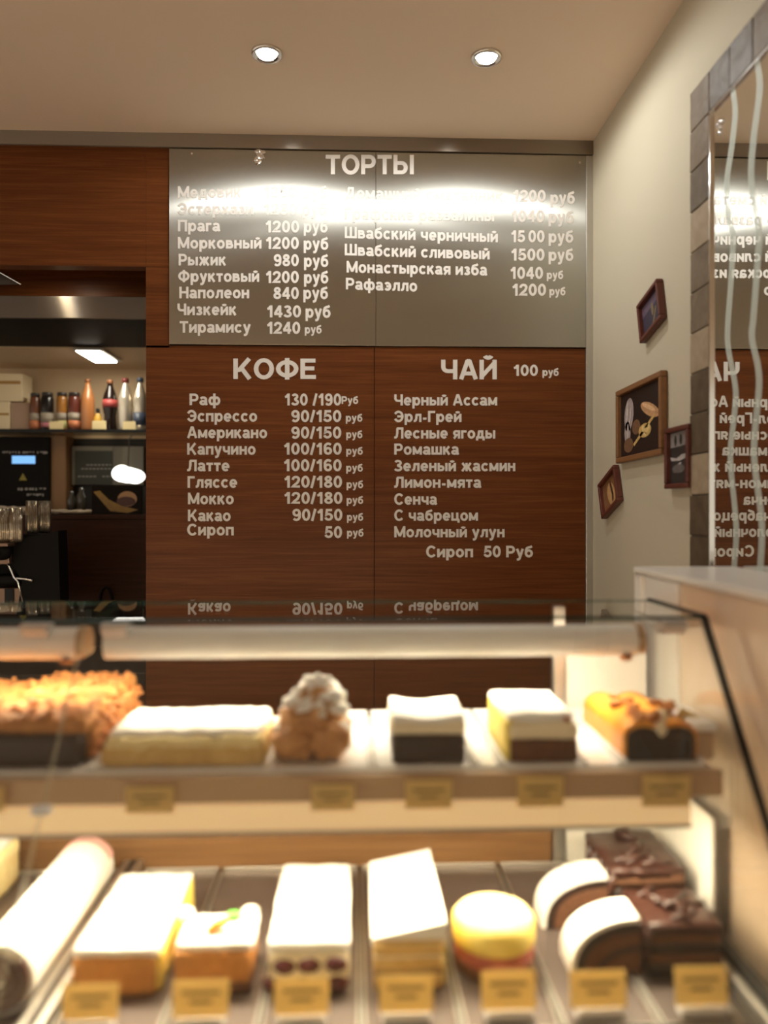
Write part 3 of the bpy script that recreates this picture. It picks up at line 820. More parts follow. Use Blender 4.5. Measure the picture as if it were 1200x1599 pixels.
# neighbouring cabinet at the right
nb = thing('neighbouring_cabinet', (.74, 1.4, 0), 'pale glossy cabinet standing right of the cake display case', 'cabinet')
mat('pale_panel', (.72, .54, .39), .22, coat=.3)
mat('white_post', (.76, .72, .66), .3)
ztn = H - .122
bm = bmesh.new(); box(bm, .632, XW - .018, 1.0, 1.66, .05, ztn - .016, .004); new_obj('side_panel', bm, 'pale_panel', nb)
bm = bmesh.new(); box(bm, .622, XW - .016, .98, 1.70, ztn - .014, ztn, .004); new_obj('top', bm, 'white_post', nb)
for y0, y1 in ((1.655, 1.70), (1.47, 1.64)):
    bm = bmesh.new(); box(bm, .624, .660, y0, y1, .05, ztn - .015, .006); new_obj('corner_post', bm, 'white_post', nb)

# ------------------------------------------------------------------ cakes on the shelf
def cake(loc, label, cat='cake', name='cake', group=None):
    return thing(name, loc, label, cat, group)
def add(t, nm, m, fn, smooth=True):
    bm = bmesh.new(); fn(bm)
    return new_obj(nm, bm, m, t, smooth)
def X_at(px, Y): return atY(px, 1200, Y).x

ZP = ZS + .009
UT = 'white cake trays on the shelf'
def tray_up(x0, x1, y0, y1, label):
    t = thing('cake_tray', ((x0 + x1) / 2, (y0 + y1) / 2, ZS), label, 'tray', UT)
    bm = bmesh.new(); box(bm, x0, x1, y0, y1, ZS + .0005, ZS + .0065, .002); new_obj('plate', bm, 'porcelain', t)
    bm = bmesh.new()
    for a in (x0, x1 - .005): box(bm, a, a + .005, y0, y1, ZS + .006, ZS + .014, .002)
    box(bm, x0, x1, y1 - .005, y1, ZS + .006, ZS + .014, .002)
    new_obj('raised_rim', bm, 'porcelain', t)
Y0 = 1.225
# 1 nut topped chocolate loaf
xr1 = X_at(124, Y0)
t = cake((xr1 - .12, 1.37, ZP), 'dark chocolate loaf cake under an orange nut crumble, on the upper shelf')
tray_up(xr1 - .30, X_at(157, Y0) - .0135, Y0 - .012, 1.54, 'white tray under the nut crumble loaf')
add(t, 'sponge', 'chocolate', lambda b: lump(b, xr1 - .26, xr1, Y0, 1.50, ZP - .002, ZP + .052, .006, .0015, .014))
def crumble_bed(b):
    lump(b, xr1 - .27, xr1 + .010, Y0 + .004, 1.51, ZP + .045, ZP + .074, .013, .006, .010, 45)
    lump(b, xr1 - .15, xr1 + .012, 1.385, 1.512, ZP + .060, ZP + .088, .014, .006, .010, 45, 6)
    lump(b, xr1 - .005, xr1 + .014, Y0 + .03, 1.51, ZP, ZP + .060, .008, .003, .010, 60)
add(t, 'crumble', 'caramel', crumble_bed)
def crumbs(b):
    for i in range(420):
        x = random.uniform(xr1 - .265, xr1 + .012); y_ = random.uniform(Y0 + .004, 1.51)
        z_ = ZP + .074 + random.uniform(-.004, .006) + (.013 if y_ > 1.39 and x > xr1 - .145 else 0)
        if i % 3 == 0: x = xr1 + .014 + random.uniform(-.002, .006); z_ = ZP + random.uniform(.01, .072); y_ = random.uniform(Y0 + .03, 1.51)
        blob(b, (x, y_, z_), random.uniform(.004, .009), 1, 1, .8, .5, 2.5, i, 1)
o = add(t, 'nut_pieces', 'nut', crumbs, False); o['kind'] = 'stuff'
# 2 pale loaf with white top
xa, xb = X_at(157, Y0), X_at(413, Y0)
tray_up(xa - .012, xb + .014, Y0 - .012, 1.50, 'white tray under the long pale crumb cake')
t = cake(((xa + xb) / 2, 1.30, ZP), 'long pale yellow crumb cake with white powdered top, second from left on the shelf')
add(t, 'sponge', 'golden_sponge', lambda b: lump(b, xa, xb, Y0, 1.385, ZP - .002, ZP + .030, .008, .004, .007, 55, 3))
add(t, 'crumb_coating', 'pale_sponge', lambda b: lump(b, xa + .002, xb - .002, Y0 + .003, 1.387, ZP + .020, ZP + .043, .012, .006, .007, 60, 8))
add(t, 'powdered_top', 'white_cream', lambda b: lump(b, xa + .008, xb - .006, Y0 + .016, 1.39, ZP + .036, ZP + .052, .009, .004, .008, 50, 5))
# 3 profiterole mound
xc = X_at(488, 1.27); xa4 = X_at(613, Y0)
tray_up(xc - .060, xa4 - .034, Y0 - .012, 1.54, 'white tray under the cream puff mound')
t = cake((xc, 1.28, ZP), 'tall mound of brown cream puffs dusted with sugar')
spots = [(-.029, -.015, .030, .036), (.026, -.012, .030, .035), (-.028, .04, .032, .034), (.026, .04, .030, .034), (-.012, -.006, .062, .038), (.018, .012, .070, .034), (.004, .008, .092, .029)]
for i, (dx, dy, dz, r_) in enumerate(spots):
    add(t, 'cream_puff', 'puff', lambda b: blob(b, (xc + dx, 1.275 + dy, ZP + dz), r_, 1.05, 1, .9, .30, 2.6, i + 1, 4))
def icing(b):
    for i, (dx, dy, dz, r_) in enumerate(spots[2:]):
        blob(b, (xc + dx * .9 + .003, 1.283 + dy, ZP + dz + .015), r_ * .95, 1.05, 1, .8, .45, 3.0, i + 21, 4)
    for i, (dx, dz) in enumerate(((-.044, .050), (.044, .046), (.042, .078), (-.030, .090), (.030, .100), (-.046, .030))):
        blob(b, (xc + dx, 1.265, ZP + dz), .016, 1.2, 1, .6, .4, 3, i + 40, 3)
add(t, 'sugar_icing', 'white_cream', icing)
# 4 chocolate base, white cream
xa, xb = X_at(613, Y0), X_at(728, Y0)
tray_up(xb + .015, X_at(797, Y0) - .017, Y0 - .012, 1.54, 'empty narrow white tray between the two white topped cakes')
tray_up(xa - .030, xb + .012, Y0 - .012, 1.54, 'white tray under the dark based white topped cake')
t = cake(((xa + xb) / 2, 1.29, ZP), 'square cake with dark chocolate base and thick white cream top')
add(t, 'chocolate_base', 'chocolate', lambda b: lump(b, xa, xb, Y0, 1.36, ZP - .002, ZP + .046, .005, .0012, .010))
add(t, 'cream_filling', 'cream_layer', lambda b: lump(b, xa - .002, xb + .001, Y0 + .001, 1.365, ZP + .042, ZP + .066, .007, .002, .009, 50, 2, sag=.004))
add(t, 'cream_top', 'white_cream', lambda b: lump(b, xa - .001, xb + .001, Y0 + .004, 1.37, ZP + .060, ZP + .076, .007, .002, .009, 45, 4, sag=.008))
# 5 yellow sided, brown base
xa, xb = X_at(797, Y0), X_at(904, Y0)
tray_up(xa - .014, xb + .012, Y0 - .012, 1.54, 'white tray under the yellow sided cake')
t = cake(((xa + xb) / 2, 1.30, ZP), 'cake with brown sponge base, yellow side and wavy white cream top')
add(t, 'sponge_base', 'brown_sponge', lambda b: lump(b, xa + .001, xb, Y0, 1.40, ZP - .002, ZP + .036, .004, .0015, .010))
add(t, 'yellow_side', 'yellow_cream', lambda b: lump(b, xa - .006, xa + .008, Y0 + .004, 1.405, ZP - .001, ZP + .064, .005, .0015, .009))
add(t, 'cream_filling', 'cream_layer', lambda b: lump(b, xa, xb + .001, Y0 + .001, 1.40, ZP + .033, ZP + .060, .006, .002, .009, 40, 7))
add(t, 'cream_top', 'white_cream', lambda b: lump(b, xa - .004, xb - .002, Y0 + .01, 1.41, ZP + .056, ZP + .074, .007, .004, .009, 28, 8))
add(t, 'nut_pieces', 'nut', lambda b: [blob(b, (xb - .018 + random.uniform(-.012, .012), Y0 + .012 + random.uniform(0, .03), ZP + .058 + random.uniform(-.004, .010)), .007, 1, 1, .7, .4, 2, i, 1) for i in range(9)], False)
# 6 orange glazed log with nuts
xa, xb = X_at(981, Y0), X_at(1087, Y0)
tray_up(xa - .075, xa - .012, Y0 - .012, 1.54, 'narrow white tray left of the orange glazed log')
tray_up(xa - .009, xb + .010, Y0 - .012, 1.54, 'white tray under the orange glazed log')
t = cake(((xa + xb) / 2, 1.33, ZP), 'orange glazed log cake with dark cut face and nuts on top')
def logbody(b, x0, x1, y0, y1, zz, g=0.0):
    m_ = (x0 + x1) / 2
    pr = [(x0 - g, ZP - .001)]
    for cx in ((x0 * 3 + x1) / 4, (x0 + x1 * 3) / 4):
        rr = (x1 - x0) / 4 + g
        pr += [(cx - rr * math.cos(R(a)), zz - .018 + (.018 + g) * math.sin(R(a))) for a in range(0, 181, 20)]
    pr += [(x1 + g, ZP - .001)]
    prism(b, pr, 'Y', y0, y1)
add(t, 'dark_filling', 'chocolate', lambda b: logbody(b, xa, xb, Y0, 1.44, ZP + .052), False)
add(t, 'orange_glaze', 'orange_glaze', lambda b: logbody(b, xa, xb, Y0 + .006, 1.445, ZP + .054, .006), False)
def nuts6(b):
    for i in range(22):
        blob(b, (random.uniform(xa + .015, xb - .008), random.uniform(Y0 + .005, Y0 + .14), ZP + .062 + random.uniform(-.003, .012)), random.uniform(.006, .011), 1.3, 1, .7, .4, 2, i, 2)
add(t, 'nut_halves', 'nut', nuts6)
add(t, 'cream_swirl', 'cream_layer', lambda b: [blob(b, ((xa + xb) / 2 + .006 * i, Y0 + .01 + .012 * i, ZP + .046 + .004 * i), .013, 1, 1, .9, .3, 2, i) for i in range(4)])

# price tags
def price_tag(c, wd, ht, tilt, label, group, lines=2, rot=0.0):
    t = thing('price_tag', c, label, 'price tag', group)
    def put(nm, bm, m):
        o = new_obj(nm, bm, m, t); o.matrix_parent_inverse = Matrix()
    bm = bmesh.new(); box(bm, -wd / 2, wd / 2, -.0006, .0006, 0, ht, .0003); put('card', bm, 'tag_paper')
    bm = bmesh.new()
    for k in range(lines):
        ww = wd * (.34 if k == 0 else .2); zz = ht * (.66 - .24 * k)
        box(bm, -ww, ww, -.0011, -.0007, zz - ht * .05, zz + ht * .05)
    put('print', bm, 'tag_ink')
    t.rotation_euler = (tilt, 0, rot)
    return t
G1 = 'yellow price tags along the upper shelf'
under = ['the long pale crumb cake', 'the cream puff mound', 'the dark based white topped cake', 'the yellow sided cake', 'the orange glazed log']
for (xl, xr, y0, y1), who in zip([(197, 272, 1228, 1270), (486, 554, 1224, 1266), (633, 706, 1217, 1263), (808, 880, 1212, 1260), (1003, 1078, 1210, 1260)], under):
    yy = ys0 - .0135
    a, b_ = atY(xl, y1, yy), atY(xr, y0, yy)
    price_tag(((a.x + b_.x) / 2, yy, a.z), b_.x - a.x, b_.z - a.z, R(-4) * -1, 'yellow price tag clipped to the shelf rail below ' + who, G1)
yy = ys0 - .0135
a, b_ = atY(-62, 1268, yy), atY(7, 1228, yy)
price_tag(((a.x + b_.x) / 2, yy, a.z), b_.x - a.x, b_.z - a.z, R(4), 'yellow price tag clipped to the shelf rail below the nut crumble loaf', G1)
# card and holder standing at the right end of the shelf
t = thing('price_tag', atY(1073, 1158, 1.27), 'yellow price tag leaning on the tag holder beside the orange glazed log', 'price tag')
bm = bmesh.new(); box(bm, -.028, .028, -.0006, .0006, 0, .044, .0003); o = new_obj('card', bm, 'tag_paper', t); o.matrix_parent_inverse = Matrix()
t.location.z = ZS + .030; t.rotation_euler = (R(-18), R(24), R(-20))
t = thing('tag_holder', (.574, 1.30, ZS), 'grey plastic block at the right end of the upper shelf', 'holder')
bm = bmesh.new(); box(bm, .556, .592, 1.24, 1.36, ZS + .0005, ZS + .050, .008); new_obj('block', bm, 'shelf_rail', t)
bm = bmesh.new(); box(bm, .553, .595, 1.235, 1.365, ZS + .050, ZS + .064, .006); new_obj('lid', bm, 'lamp_housing', t)

# ------------------------------------------------------------------ cakes on the deck
ZL = ZD + .009
LT = 'dark baking trays on the deck'
LTX = [(-.80, -.460, 'under the white swiss roll'), (-.414, -.268, 'under the long white frosted cake'), (-.262, -.136, 'under the short orange cake slice'),
       (-.130, .006, 'under the cake with dark cherries'), (.012, .145, 'under the tall tilted white cake'), (.151, .283, 'under the yellow topped round cake'),
       (.289, .420, 'under the arched white cake pieces'), (.426, .535, 'under the dark chocolate cake')]
def tray_low(x0, x1, label):
    y0, y1 = 1.04, 1.535
    t = thing('baking_tray', ((x0 + x1) / 2, (y0 + y1) / 2, ZD), 'dark metal baking tray ' + label, 'tray', LT)
    bm = bmesh.new(); box(bm, x0, x1, y0, y1, ZD + .0005, ZD + .0065, .001); new_obj('tray_base', bm, 'tray_metal', t)
    bm = bmesh.new()
    for a in (x0, x1 - .003): box(bm, a, a + .003, y0, y1, ZD + .006, ZD + .017, .001)
    for a in (y0, y1 - .003): box(bm, x0 + .003, x1 - .003, a, a + .003, ZD + .006, ZD + .017, .001)
    new_obj('tray_rim', bm, 'aluminium', t)
for x0, x1, l_ in LTX: tray_low(x0, x1, l_)
YL = 1.145
def xz(px, py, Y): v = atY(px, py, Y); return v.x, v.z
# swiss roll (white, along the tray, spiral face to the front)
cx, cz = -.503, ZL + .050
t = cake((cx, 1.25, ZL), 'long white swiss roll with dark red spiral face at the left', name='swiss_roll', cat='swiss roll')
def cyl(b, cx, cz, r0, y0, y1, n=40, amp=0):
    prism(b, [(cx + r0 * math.cos(2 * math.pi * k / n), cz + r0 * math.sin(2 * math.pi * k / n)) for k in range(n)], 'Y', y0, y1)
YR = 1.10
add(t, 'white_coating', 'white_cream', lambda b: cyl(b, cx, cz, .050, YR + .004, 1.46), False)
add(t, 'spiral_sponge', 'cream_layer', lambda b: cyl(b, cx, cz, .045, YR, YR + .02), False)
def spiral(b):
    pts = [(cx + (.006 + .037 * i / 70) * math.cos(i * .28), YR - .001, cz + (.006 + .037 * i / 70) * math.sin(i * .28)) for i in range(71)]
    tube(b, pts, .0042, 8)
add(t, 'jam_spiral', 'cherry', spiral)
add(t, 'pink_rim', 'pink_rim', lambda b: prism(b, [(cx + r_ * math.cos(R(a)), cz + r_ * math.sin(R(a))) for r_, a in [(.0512, k) for k in range(20, 161, 10)] + [(.048, k) for k in range(160, 19, -10)]], 'Y', 1.44, 1.466), False)
# yellow white loaf behind it at the far left
t = cake((-.70, 1.42, ZL), 'tall pale yellow and white cake standing behind the swiss roll at the left')
add(t, 'sponge', 'pale_sponge', lambda b: lump(b, -.82, -.648, 1.33, 1.52, ZL - .002, ZL + .085, .012, .003, .012, 40, 2))
add(t, 'cream_top', 'white_cream', lambda b: lump(b, -.815, -.652, 1.335, 1.515, ZL + .078, ZL + .098, .010, .003, .012, 40, 3))
# C
xa, xb = xz(112, 1550, YL)[0], xz(242, 1550, YL)[0]
t = cake(((xa + xb) / 2, 1.27, ZL), 'long white frosted cake with orange brown cut front')
add(t, 'sponge', 'orange_sponge', lambda b: lump(b, xa, xb, YL, 1.385, ZL - .002, ZL + .054, .004, .0015, .010))
add(t, 'cream_side', 'yellow_cream', lambda b: lump(b, xb - .008, xb + .008, YL + .006, 1.39, ZL - .001, ZL + .060, .005, .002, .010))
add(t, 'frosting', 'white_cream', lambda b: lump(b, xa - .001, xb + .006, YL + .003, 1.395, ZL + .050, ZL + .066, .006, .0025, .010, 45, 6))
# D
xa, xb = xz(269, 1550, YL)[0], xz(392, 1550, YL)[0]
t = cake(((xa + xb) / 2, 1.19, ZL), 'short orange cake slice topped with white cream and a green leaf')
add(t, 'sponge', 'orange_sponge', lambda b: lump(b, xa, xb, YL, 1.235, ZL + .012, ZL + .060, .006, .002, .009, 60, 4))
add(t, 'dark_base', 'brown_sponge', lambda b: lump(b, xa - .001, xb + .001, YL - .001, 1.236, ZL - .002, ZL + .014, .004, .001, .009))
add(t, 'cream_top', 'white_cream', lambda b: (lump(b, xa + .003, xb + .004, YL + .004, 1.24, ZL + .056, ZL + .070, .006, .003, .009, 40, 9),
     [blob(b, (xb - .012 - .1 * k, 1.225, ZL + .076), .013, 1, 1, .8, .2, 2, k) for k in (0, 1)]))
def deco(b): tube(b, [(xa + .045, YL + .030, ZL + .074), (xa + .060, YL + .034, ZL + .082), (xa + .076, YL + .040, ZL + .087)], [.005, .009, .006], 8)
add(t, 'orange_peel', 'orange_glaze', deco)
add(t, 'mint_leaf', 'mint', lambda b: blob(b, (xa + .084, YL + .042, ZL + .090), .013, 1, .8, .6, .15, 2, 1, 2))
# E
xa, xb = xz(419, 1550, YL)[0], xz(545, 1550, YL)[0]
t = cake(((xa + xb) / 2, 1.28, ZL), 'long white cake with dark cherries in its cream front')
add(t, 'cream_body', 'cream_layer', lambda b: lump(b, xa, xb, YL, 1.40, ZL - .002, ZL + .056, .005, .0018, .010, 50, 2))
def cherries(b):
    for x_, z_ in ((.024, .036), (.060, .037), (.100, .038), (.102, .010), (.008, .010), (.052, .010)):
        blob(b, (xa + x_, YL + .003, ZL + z_), .0165, 1.1, .8, .72, .15, 2, int(x_ * 999), 2)
add(t, 'cherry_filling', 'cherry', cherries)
add(t, 'frosting', 'white_cream', lambda b: lump(b, xa - .003, xb + .003, YL + .003, 1.41, ZL + .050, ZL + .070, .007, .003, .010, 35, 13))
# F tall tilted
xa, xb = xz(584, 1550, YL)[0], xz(694, 1550, YL)[0]
t = cake(((xa + xb) / 2, 1.27, ZL), 'tall white topped layer cake with its top rising to the right')
zz = ZL - .002
cols = ['golden_sponge', 'brown_sponge', 'golden_sponge', 'cream_layer', 'golden_sponge']
hs = [.022, .004, .020, .004, .022]
for c_, h_ in zip(cols, hs):
    k = (zz + h_ / 2 - ZL) / .08
    add(t, {'golden_sponge': 'sponge_layer', 'brown_sponge': 'filling_layer', 'cream_layer': 'cream_filling'}[c_], c_, lambda b: lump(b, xa, xb, YL, 1.39, zz, zz + h_ + .001, .002, .0007, .012, 60, zz * 50, bottom_flat=False))
    zz += h_
add(t, 'frosting', 'white_cream', lambda b: prism(b, [(xa - .003, zz - .008), (xa - .002, zz + .004), (xb + .003, zz + .026), (xb + .004, zz - .008)], 'Y', YL + .003, 1.40), False)
add(t, 'cream_side', 'yellow_cream', lambda b: lump(b, xb - .004, xb + .004, YL + .004, 1.395, ZL, zz + .016, .003, .001, .01))
# G yellow top round
xa, xb = xz(716, 1550, YL)[0], xz(850, 1550, YL)[0]
xm, rg = (xa + xb) / 2, (xb - xa) / 2
t = cake((xm, 1.21, ZL), 'round cake with bright yellow top above a dark red berry layer')
def disc(b, r_, z0_, z1_, amp=.0, mi=0, bulge=0):
    lathe(b, [(0, z1_ + bulge), (r_ * .5, z1_ + bulge * .8), (r_ * .92, z1_), (r_, z1_ - .005), (r_ * 1.005, z0_ + .003), (r_ * .98, z0_), (0, z0_)][::-1], (xm, YL + rg, 0), 40)
add(t, 'brown_base', 'brown_sponge', lambda b: disc(b, rg * .96, ZL - .002, ZL + .018))
add(t, 'berry_layer', 'berry_layer', lambda b: disc(b, rg * .97, ZL + .016, ZL + .042))
add(t, 'yellow_layer', 'yellow_cream', lambda b: disc(b, rg, ZL + .040, ZL + .076))
add(t, 'cream_top', 'pale_sponge', lambda b: disc(b, rg * .93, ZL + .072, ZL + .081, bulge=.006))
# H two arched pieces
def arch_piece(x0, x1, y0, y1, hgt, label):
    t = cake(((x0 + x1) / 2, (y0 + y1) / 2, ZL), label, name='cake_piece', cat='cake', group='arched white cake pieces')
    wd = x1 - x0
    def outline(g):
        return [(x1 + (wd - g) * math.cos(R(a)), ZL - .001 + (hgt - g) * math.sin(R(a)) ** .75) for a in range(180, 89, -6)] + [(x1, ZL - .001)]
    add(t, 'white_coating', 'white_cream', lambda b: prism(b, outline(0), 'Y', y0 + .003, y1), False)
    for i, (g, c_) in enumerate(((.007, 'chocolate'), (.020, 'brown_sponge'), (.040, 'chocolate'), (.047, 'brown_sponge'))):
        add(t, ['chocolate_layer', 'sponge_layer', 'chocolate_layer', 'sponge_core'][i], c_, lambda b: prism(b, outline(g), 'Y', y0 - .0012 * i, y0 + .03), False)
arch_piece(xz(893, 1550, 1.165)[0], xz(1000, 1550, 1.165)[0], 1.165, 1.232, .086, 'front arched white cake piece showing a brown layered inside')
arch_piece(xz(848, 1500, 1.30)[0], xz(950, 1500, 1.30)[0], 1.30, 1.365, .088, 'rear arched white cake piece behind the similar one')
# I chocolate cake
def choc(x0, x1, y0, y1, hgt, label):
    t = cake(((x0 + x1) / 2, (y0 + y1) / 2, ZL), label, group='chocolate cake blocks')
    zz = ZL - .002; n = 4
    for i in range(n):
        h_ = (hgt - .012) / n
        add(t, 'sponge_layer', 'brown_sponge' if i % 2 else 'chocolate', lambda b: lump(b, x0, x1, y0, y1, zz, zz + h_ + .001, .002, .001, .012, 60, i + hgt * 10, bottom_flat=False))
        zz += h_
    add(t, 'chocolate_glaze', 'chocolate_glaze', lambda b: lump(b, x0 - .003, x1 + .003, y0 - .002, y1 + .003, zz - .004, zz + .013, .006, .003, .010, 40, hgt * 30))
    add(t, 'chocolate_curls', 'chocolate_glaze', lambda b: [tube(b, [(x0 + random.random() * (x1 - x0), y0 + random.random() * (y1 - y0), zz + .014), (x0 + random.random() * (x1 - x0) * .4 + (x1 - x0) * .3, y0 + random.random() * (y1 - y0), zz + .020)], .005, 8) for i in range(9)])
    add(t, 'glaze_drip', 'chocolate_glaze', lambda b: [tube(b, [(x0 - .001, y0 + (y1 - y0) * k / 5, zz + .004), (x0 - .004, y0 + (y1 - y0) * k / 5, zz - .02 - .012 * (k % 3)), (x0 - .003, y0 + (y1 - y0) * k / 5, zz - .03 - .012 * (k % 3))], [.006, .005, .006], 8) for k in range(5)])
choc(xz(1012, 1540, 1.17)[0], xz(1128, 1540, 1.17)[0], 1.165, 1.285, .076, 'lower dark chocolate layer cake in front of the taller one')
choc(xz(958, 1440, 1.30)[0], xz(1072, 1440, 1.30)[0], 1.30, 1.46, .100, 'tall glazed dark chocolate cake at the right end of the deck')
# tags on the deck
G2 = 'yellow price tags along the deck'
who = ['the long white frosted cake', 'the short orange cake slice', 'the cake with dark cherries', 'the tall tilted white cake', 'the yellow topped round cake', 'the arched white cake piece', 'the lower chocolate cake']
for (xl, xr, y0), n_ in zip([(96, 184, 1539), (269, 357, 1533), (428, 514, 1530), (593, 677, 1525), (753, 838, 1518), (892, 980, 1518), (1056, 1138, 1511)], who):
    yy = 1.075
    a, b_ = atY(xl, 1600, yy), atY(xr, y0, yy)
    price_tag(((a.x + b_.x) / 2, yy, ZD + .0185), b_.x - a.x, b_.z - ZD - .0185, R(-8), 'yellow price tag standing in front of ' + n_, G2)
    t = thing('tag_stand', ((a.x + b_.x) / 2, yy, ZD), 'clear stand holding the price tag of ' + n_, 'tag stand', 'stands of the deck price tags')
    bm = bmesh.new(); box(bm, -.034, .034, -.010, .010, .0068, .0175, .003); o = new_obj('stand_foot', bm, 'lamp_housing', t); o.matrix_parent_inverse = Matrix()

# ------------------------------------------------------------------ the bar seen through the opening
# hood
hd = thing('extractor_hood', (-1.8, 3.2, H + .75), 'brushed steel overhead canopy across the bar opening', 'hood')
bm = bmesh.new(); box(bm, -3.2, XO + .065, 2.985, 3.0, H + .742, H + .826, .002); new_obj('front_band', bm, 'hood_steel', hd)
bm = bmesh.new(); box(bm, -3.2, XO + .065, 3.0, 3.52, H + .745, H + .82, .002); new_obj('canopy', bm, 'machine_black', hd)
bm = bmesh.new(); box(bm, -3.2, XO + .065, 3.16, 3.18, H + .826, H + 1.015, .002); new_obj('upper_board', bm, 'wood', hd)
d = copy_tree(dl, (atY(65, 485, 2.9).x, 2.885, H + .960)); d['label'] = 'unseen downlight added to put a glint on the steel canopy band'  # unseen lamp, added only for the yellowish glint on the canopy band
for ch in d.children:
    if ch.type == 'LIGHT':
        ch.data = ch.data.copy(); ch.data.energy = 1.6; ch.data.color = (1, .85, .45)
# bracket at the top left of the opening
bk = thing('metal_bracket', atY(10, 440, 2.95), 'angled grey metal bracket at the top left of the bar opening', 'bracket')
bm = bmesh.new(); a, b_, c_ = atY(-6, 424, 2.92), atY(36, 446, 2.92), atY(-6, 447, 2.92)
prism(bm, [(a.x, a.z), (b_.x, b_.z), (c_.x, c_.z)], 'Y', 2.90, 2.905); new_obj('plate', bm, 'dark_metal', bk)
bm = bmesh.new(); tube(bm, [a + Vector((0, -.02, .004)), b_ + Vector((0, -.02, 0))], .003, 8); new_obj('rod', bm, 'chrome', bk)
# flat lamp
a, b_ = atZ(119, 545, H + .735), atZ(155, 545, H + .735)
b_.y = atZ(125, 562, H + .735).y
fl = thing('flat_ceiling_lamp', ((a.x + b_.x) / 2, 3.6, ZB), 'bright flat square lamp on the bar ceiling behind the canopy', 'lamp')
bm = bmesh.new(); box(bm, a.x - .012, b_.x + .022, a.y - .01, b_.y + .01, H + .727, ZB - .0005, .003); new_obj('lamp_body', bm, 'aluminium', fl)
bm = bmesh.new(); box(bm, a.x, b_.x, a.y + .0, b_.y, H + .7235, H + .7268); new_obj('lamp_panel', bm, 'led_panel', fl)
# shelf with bottles
YB = 3.86
zs = atY(100, 673, YB).z
gs = thing('glass_bar_shelf', (-1.5, YB + .03, zs), 'glass bar shelf carrying bottles and boxes', 'shelf')
bm = bmesh.new(); box(bm, -2.6, XO + .06, YB - .07, YF - .002, zs - .012, zs); new_obj('shelf_plate', bm, 'bar_glass', gs)
bm = bmesh.new(); box(bm, -2.6, XO + .06, YB - .076, YB - .07, zs - .014, zs + .001); new_obj('front_edge', bm, 'black_plastic', gs)
mat('carton_white', (.82, .68, .44), .7); mat('carton_brown', (.40, .27, .19), .8); mat('carton_print', (.42, .22, .05), .7)
def px2(px, py, Y=YB): return atY(px, py, Y)
def carton(x0, x1, y0, y1, label, m_, Y=YB, stripe=None):
    a, b_ = px2(x0, y1, Y), px2(x1, y0, Y)
    t = thing('carton', ((a.x + b_.x) / 2, Y, a.z), label, 'box', 'cartons on the bar shelf')
    bm = bmesh.new(); box(bm, a.x, b_.x, Y, Y + .12, a.z, b_.z, .003); new_obj('carton_body', bm, m_, t)
    if stripe:
        bm = bmesh.new(); c_, d_ = px2(stripe[0], stripe[3], Y), px2(stripe[1], stripe[2], Y)
        box(bm, c_.x, d_.x, Y - .001, Y - .0001, c_.z, d_.z); new_obj('carton_stripe', bm, 'carton_print', t)
def shelf_bot(px): return 672.2
carton(-14, 15.5, 627, 672.6, 'lower cream carton with a brown stripe at the left end of the bar shelf', 'carton_white', stripe=(-10, 14, 645, 648.5))
carton(16.5, 46, 629, 672.6, 'plain brown carton on the bar shelf beside the jars', 'carton_brown')
carton(-18, 35, 583, 626.6, 'upper cream carton with an orange stripe stacked on the lower cartons', 'carton_white', stripe=(-10, 32, 595, 599.5))
def bottle(kind, px, wpx, top, label, glass, cap, capm, prof, liquid=None, band=None, cat='bottle', Y=YB + .0, group='bottles and jars on the bar shelf'):
    c = px2(px, 673, Y); c.z = zs + .0005
    hh = px2(px, top, Y).z - c.z; r_ = wpx / 2 * Y / F
    t = thing(kind, c, label, cat, group)
    def put(nm, bm, m_):
        o = new_obj(nm, bm, m_, t, True); o.matrix_parent_inverse = Matrix(); return o
    bm = bmesh.new(); lathe(bm, [(r_ * p, hh * q) for p, q in prof], n=24); put('body', bm, glass)
    bm = bmesh.new(); rc = r_ * cap[0]; lathe(bm, [(0, hh * cap[1]), (rc, hh * cap[1]), (rc, hh * .985), (rc * .9, hh), (0, hh)], n=20); put('cap', bm, capm)
    if band:
        for lo, hi, bmn in band:
            bm = bmesh.new(); lathe(bm, [(r_ * 1.0, hh * lo), (r_ * 1.02, hh * lo), (r_ * 1.02, hh * hi), (r_ * 1.0, hh * hi)], n=24); put('paper_label', bm, bmn)
JAR = [(0, 0), (.9, 0), (1, .04), (1, .80), (.92, .86), (.85, .90), (0, .90)]
BOT = [(0, 0), (.85, 0), (1, .04), (1, .55), (.95, .64), (.60, .80), (.36, .88), (.34, .95), (0, .95)]
COLA = [(0, 0), (.86, 0), (.95, .03), (.84, .16), (.80, .30), (1, .45), (1, .62), (.82, .72), (.45, .86), (.36, .93), (0, .93)]
mat('juice_brown', (.14, .045, .018), .25); mat('juice_black', (.012, .008, .007), .2); mat('juice_amber', (.30, .12, .02), .25); mat('juice_red', (.11, .025, .014), .25)
mat('peach_drink', (.38, .15, .05), .2); mat('cola', (.012, .006, .005), .12); mat('red_label', (.34, .05, .045), .5); mat('yellow_drink', (.62, .36, .05), .3)
mat('jar_label', (.30, .25, .19), .6); mat('orange_label', (.50, .17, .07), .6); mat('pink_label', (.42, .14, .16), .6); mat('green_label', (.36, .33, .12), .6)
mat('clear_plastic', (.62, .55, .44), .08, .55); mat('red_cap', (.16, .025, .02), .4); mat('blue_cap', (.05, .065, .10), .4); mat('dark_cap', (.03, .022, .018), .4); mat('gold_cap', (.30, .13, .06), .35, .5)
bottle('juice_jar', 55, 15, 614, 'brown juice jar with orange label beside the brown carton', 'juice_brown', (.9, .9), 'dark_cap', JAR, band=((.06, .26, 'orange_label'), (.27, .46, 'jar_label')), cat='jar')
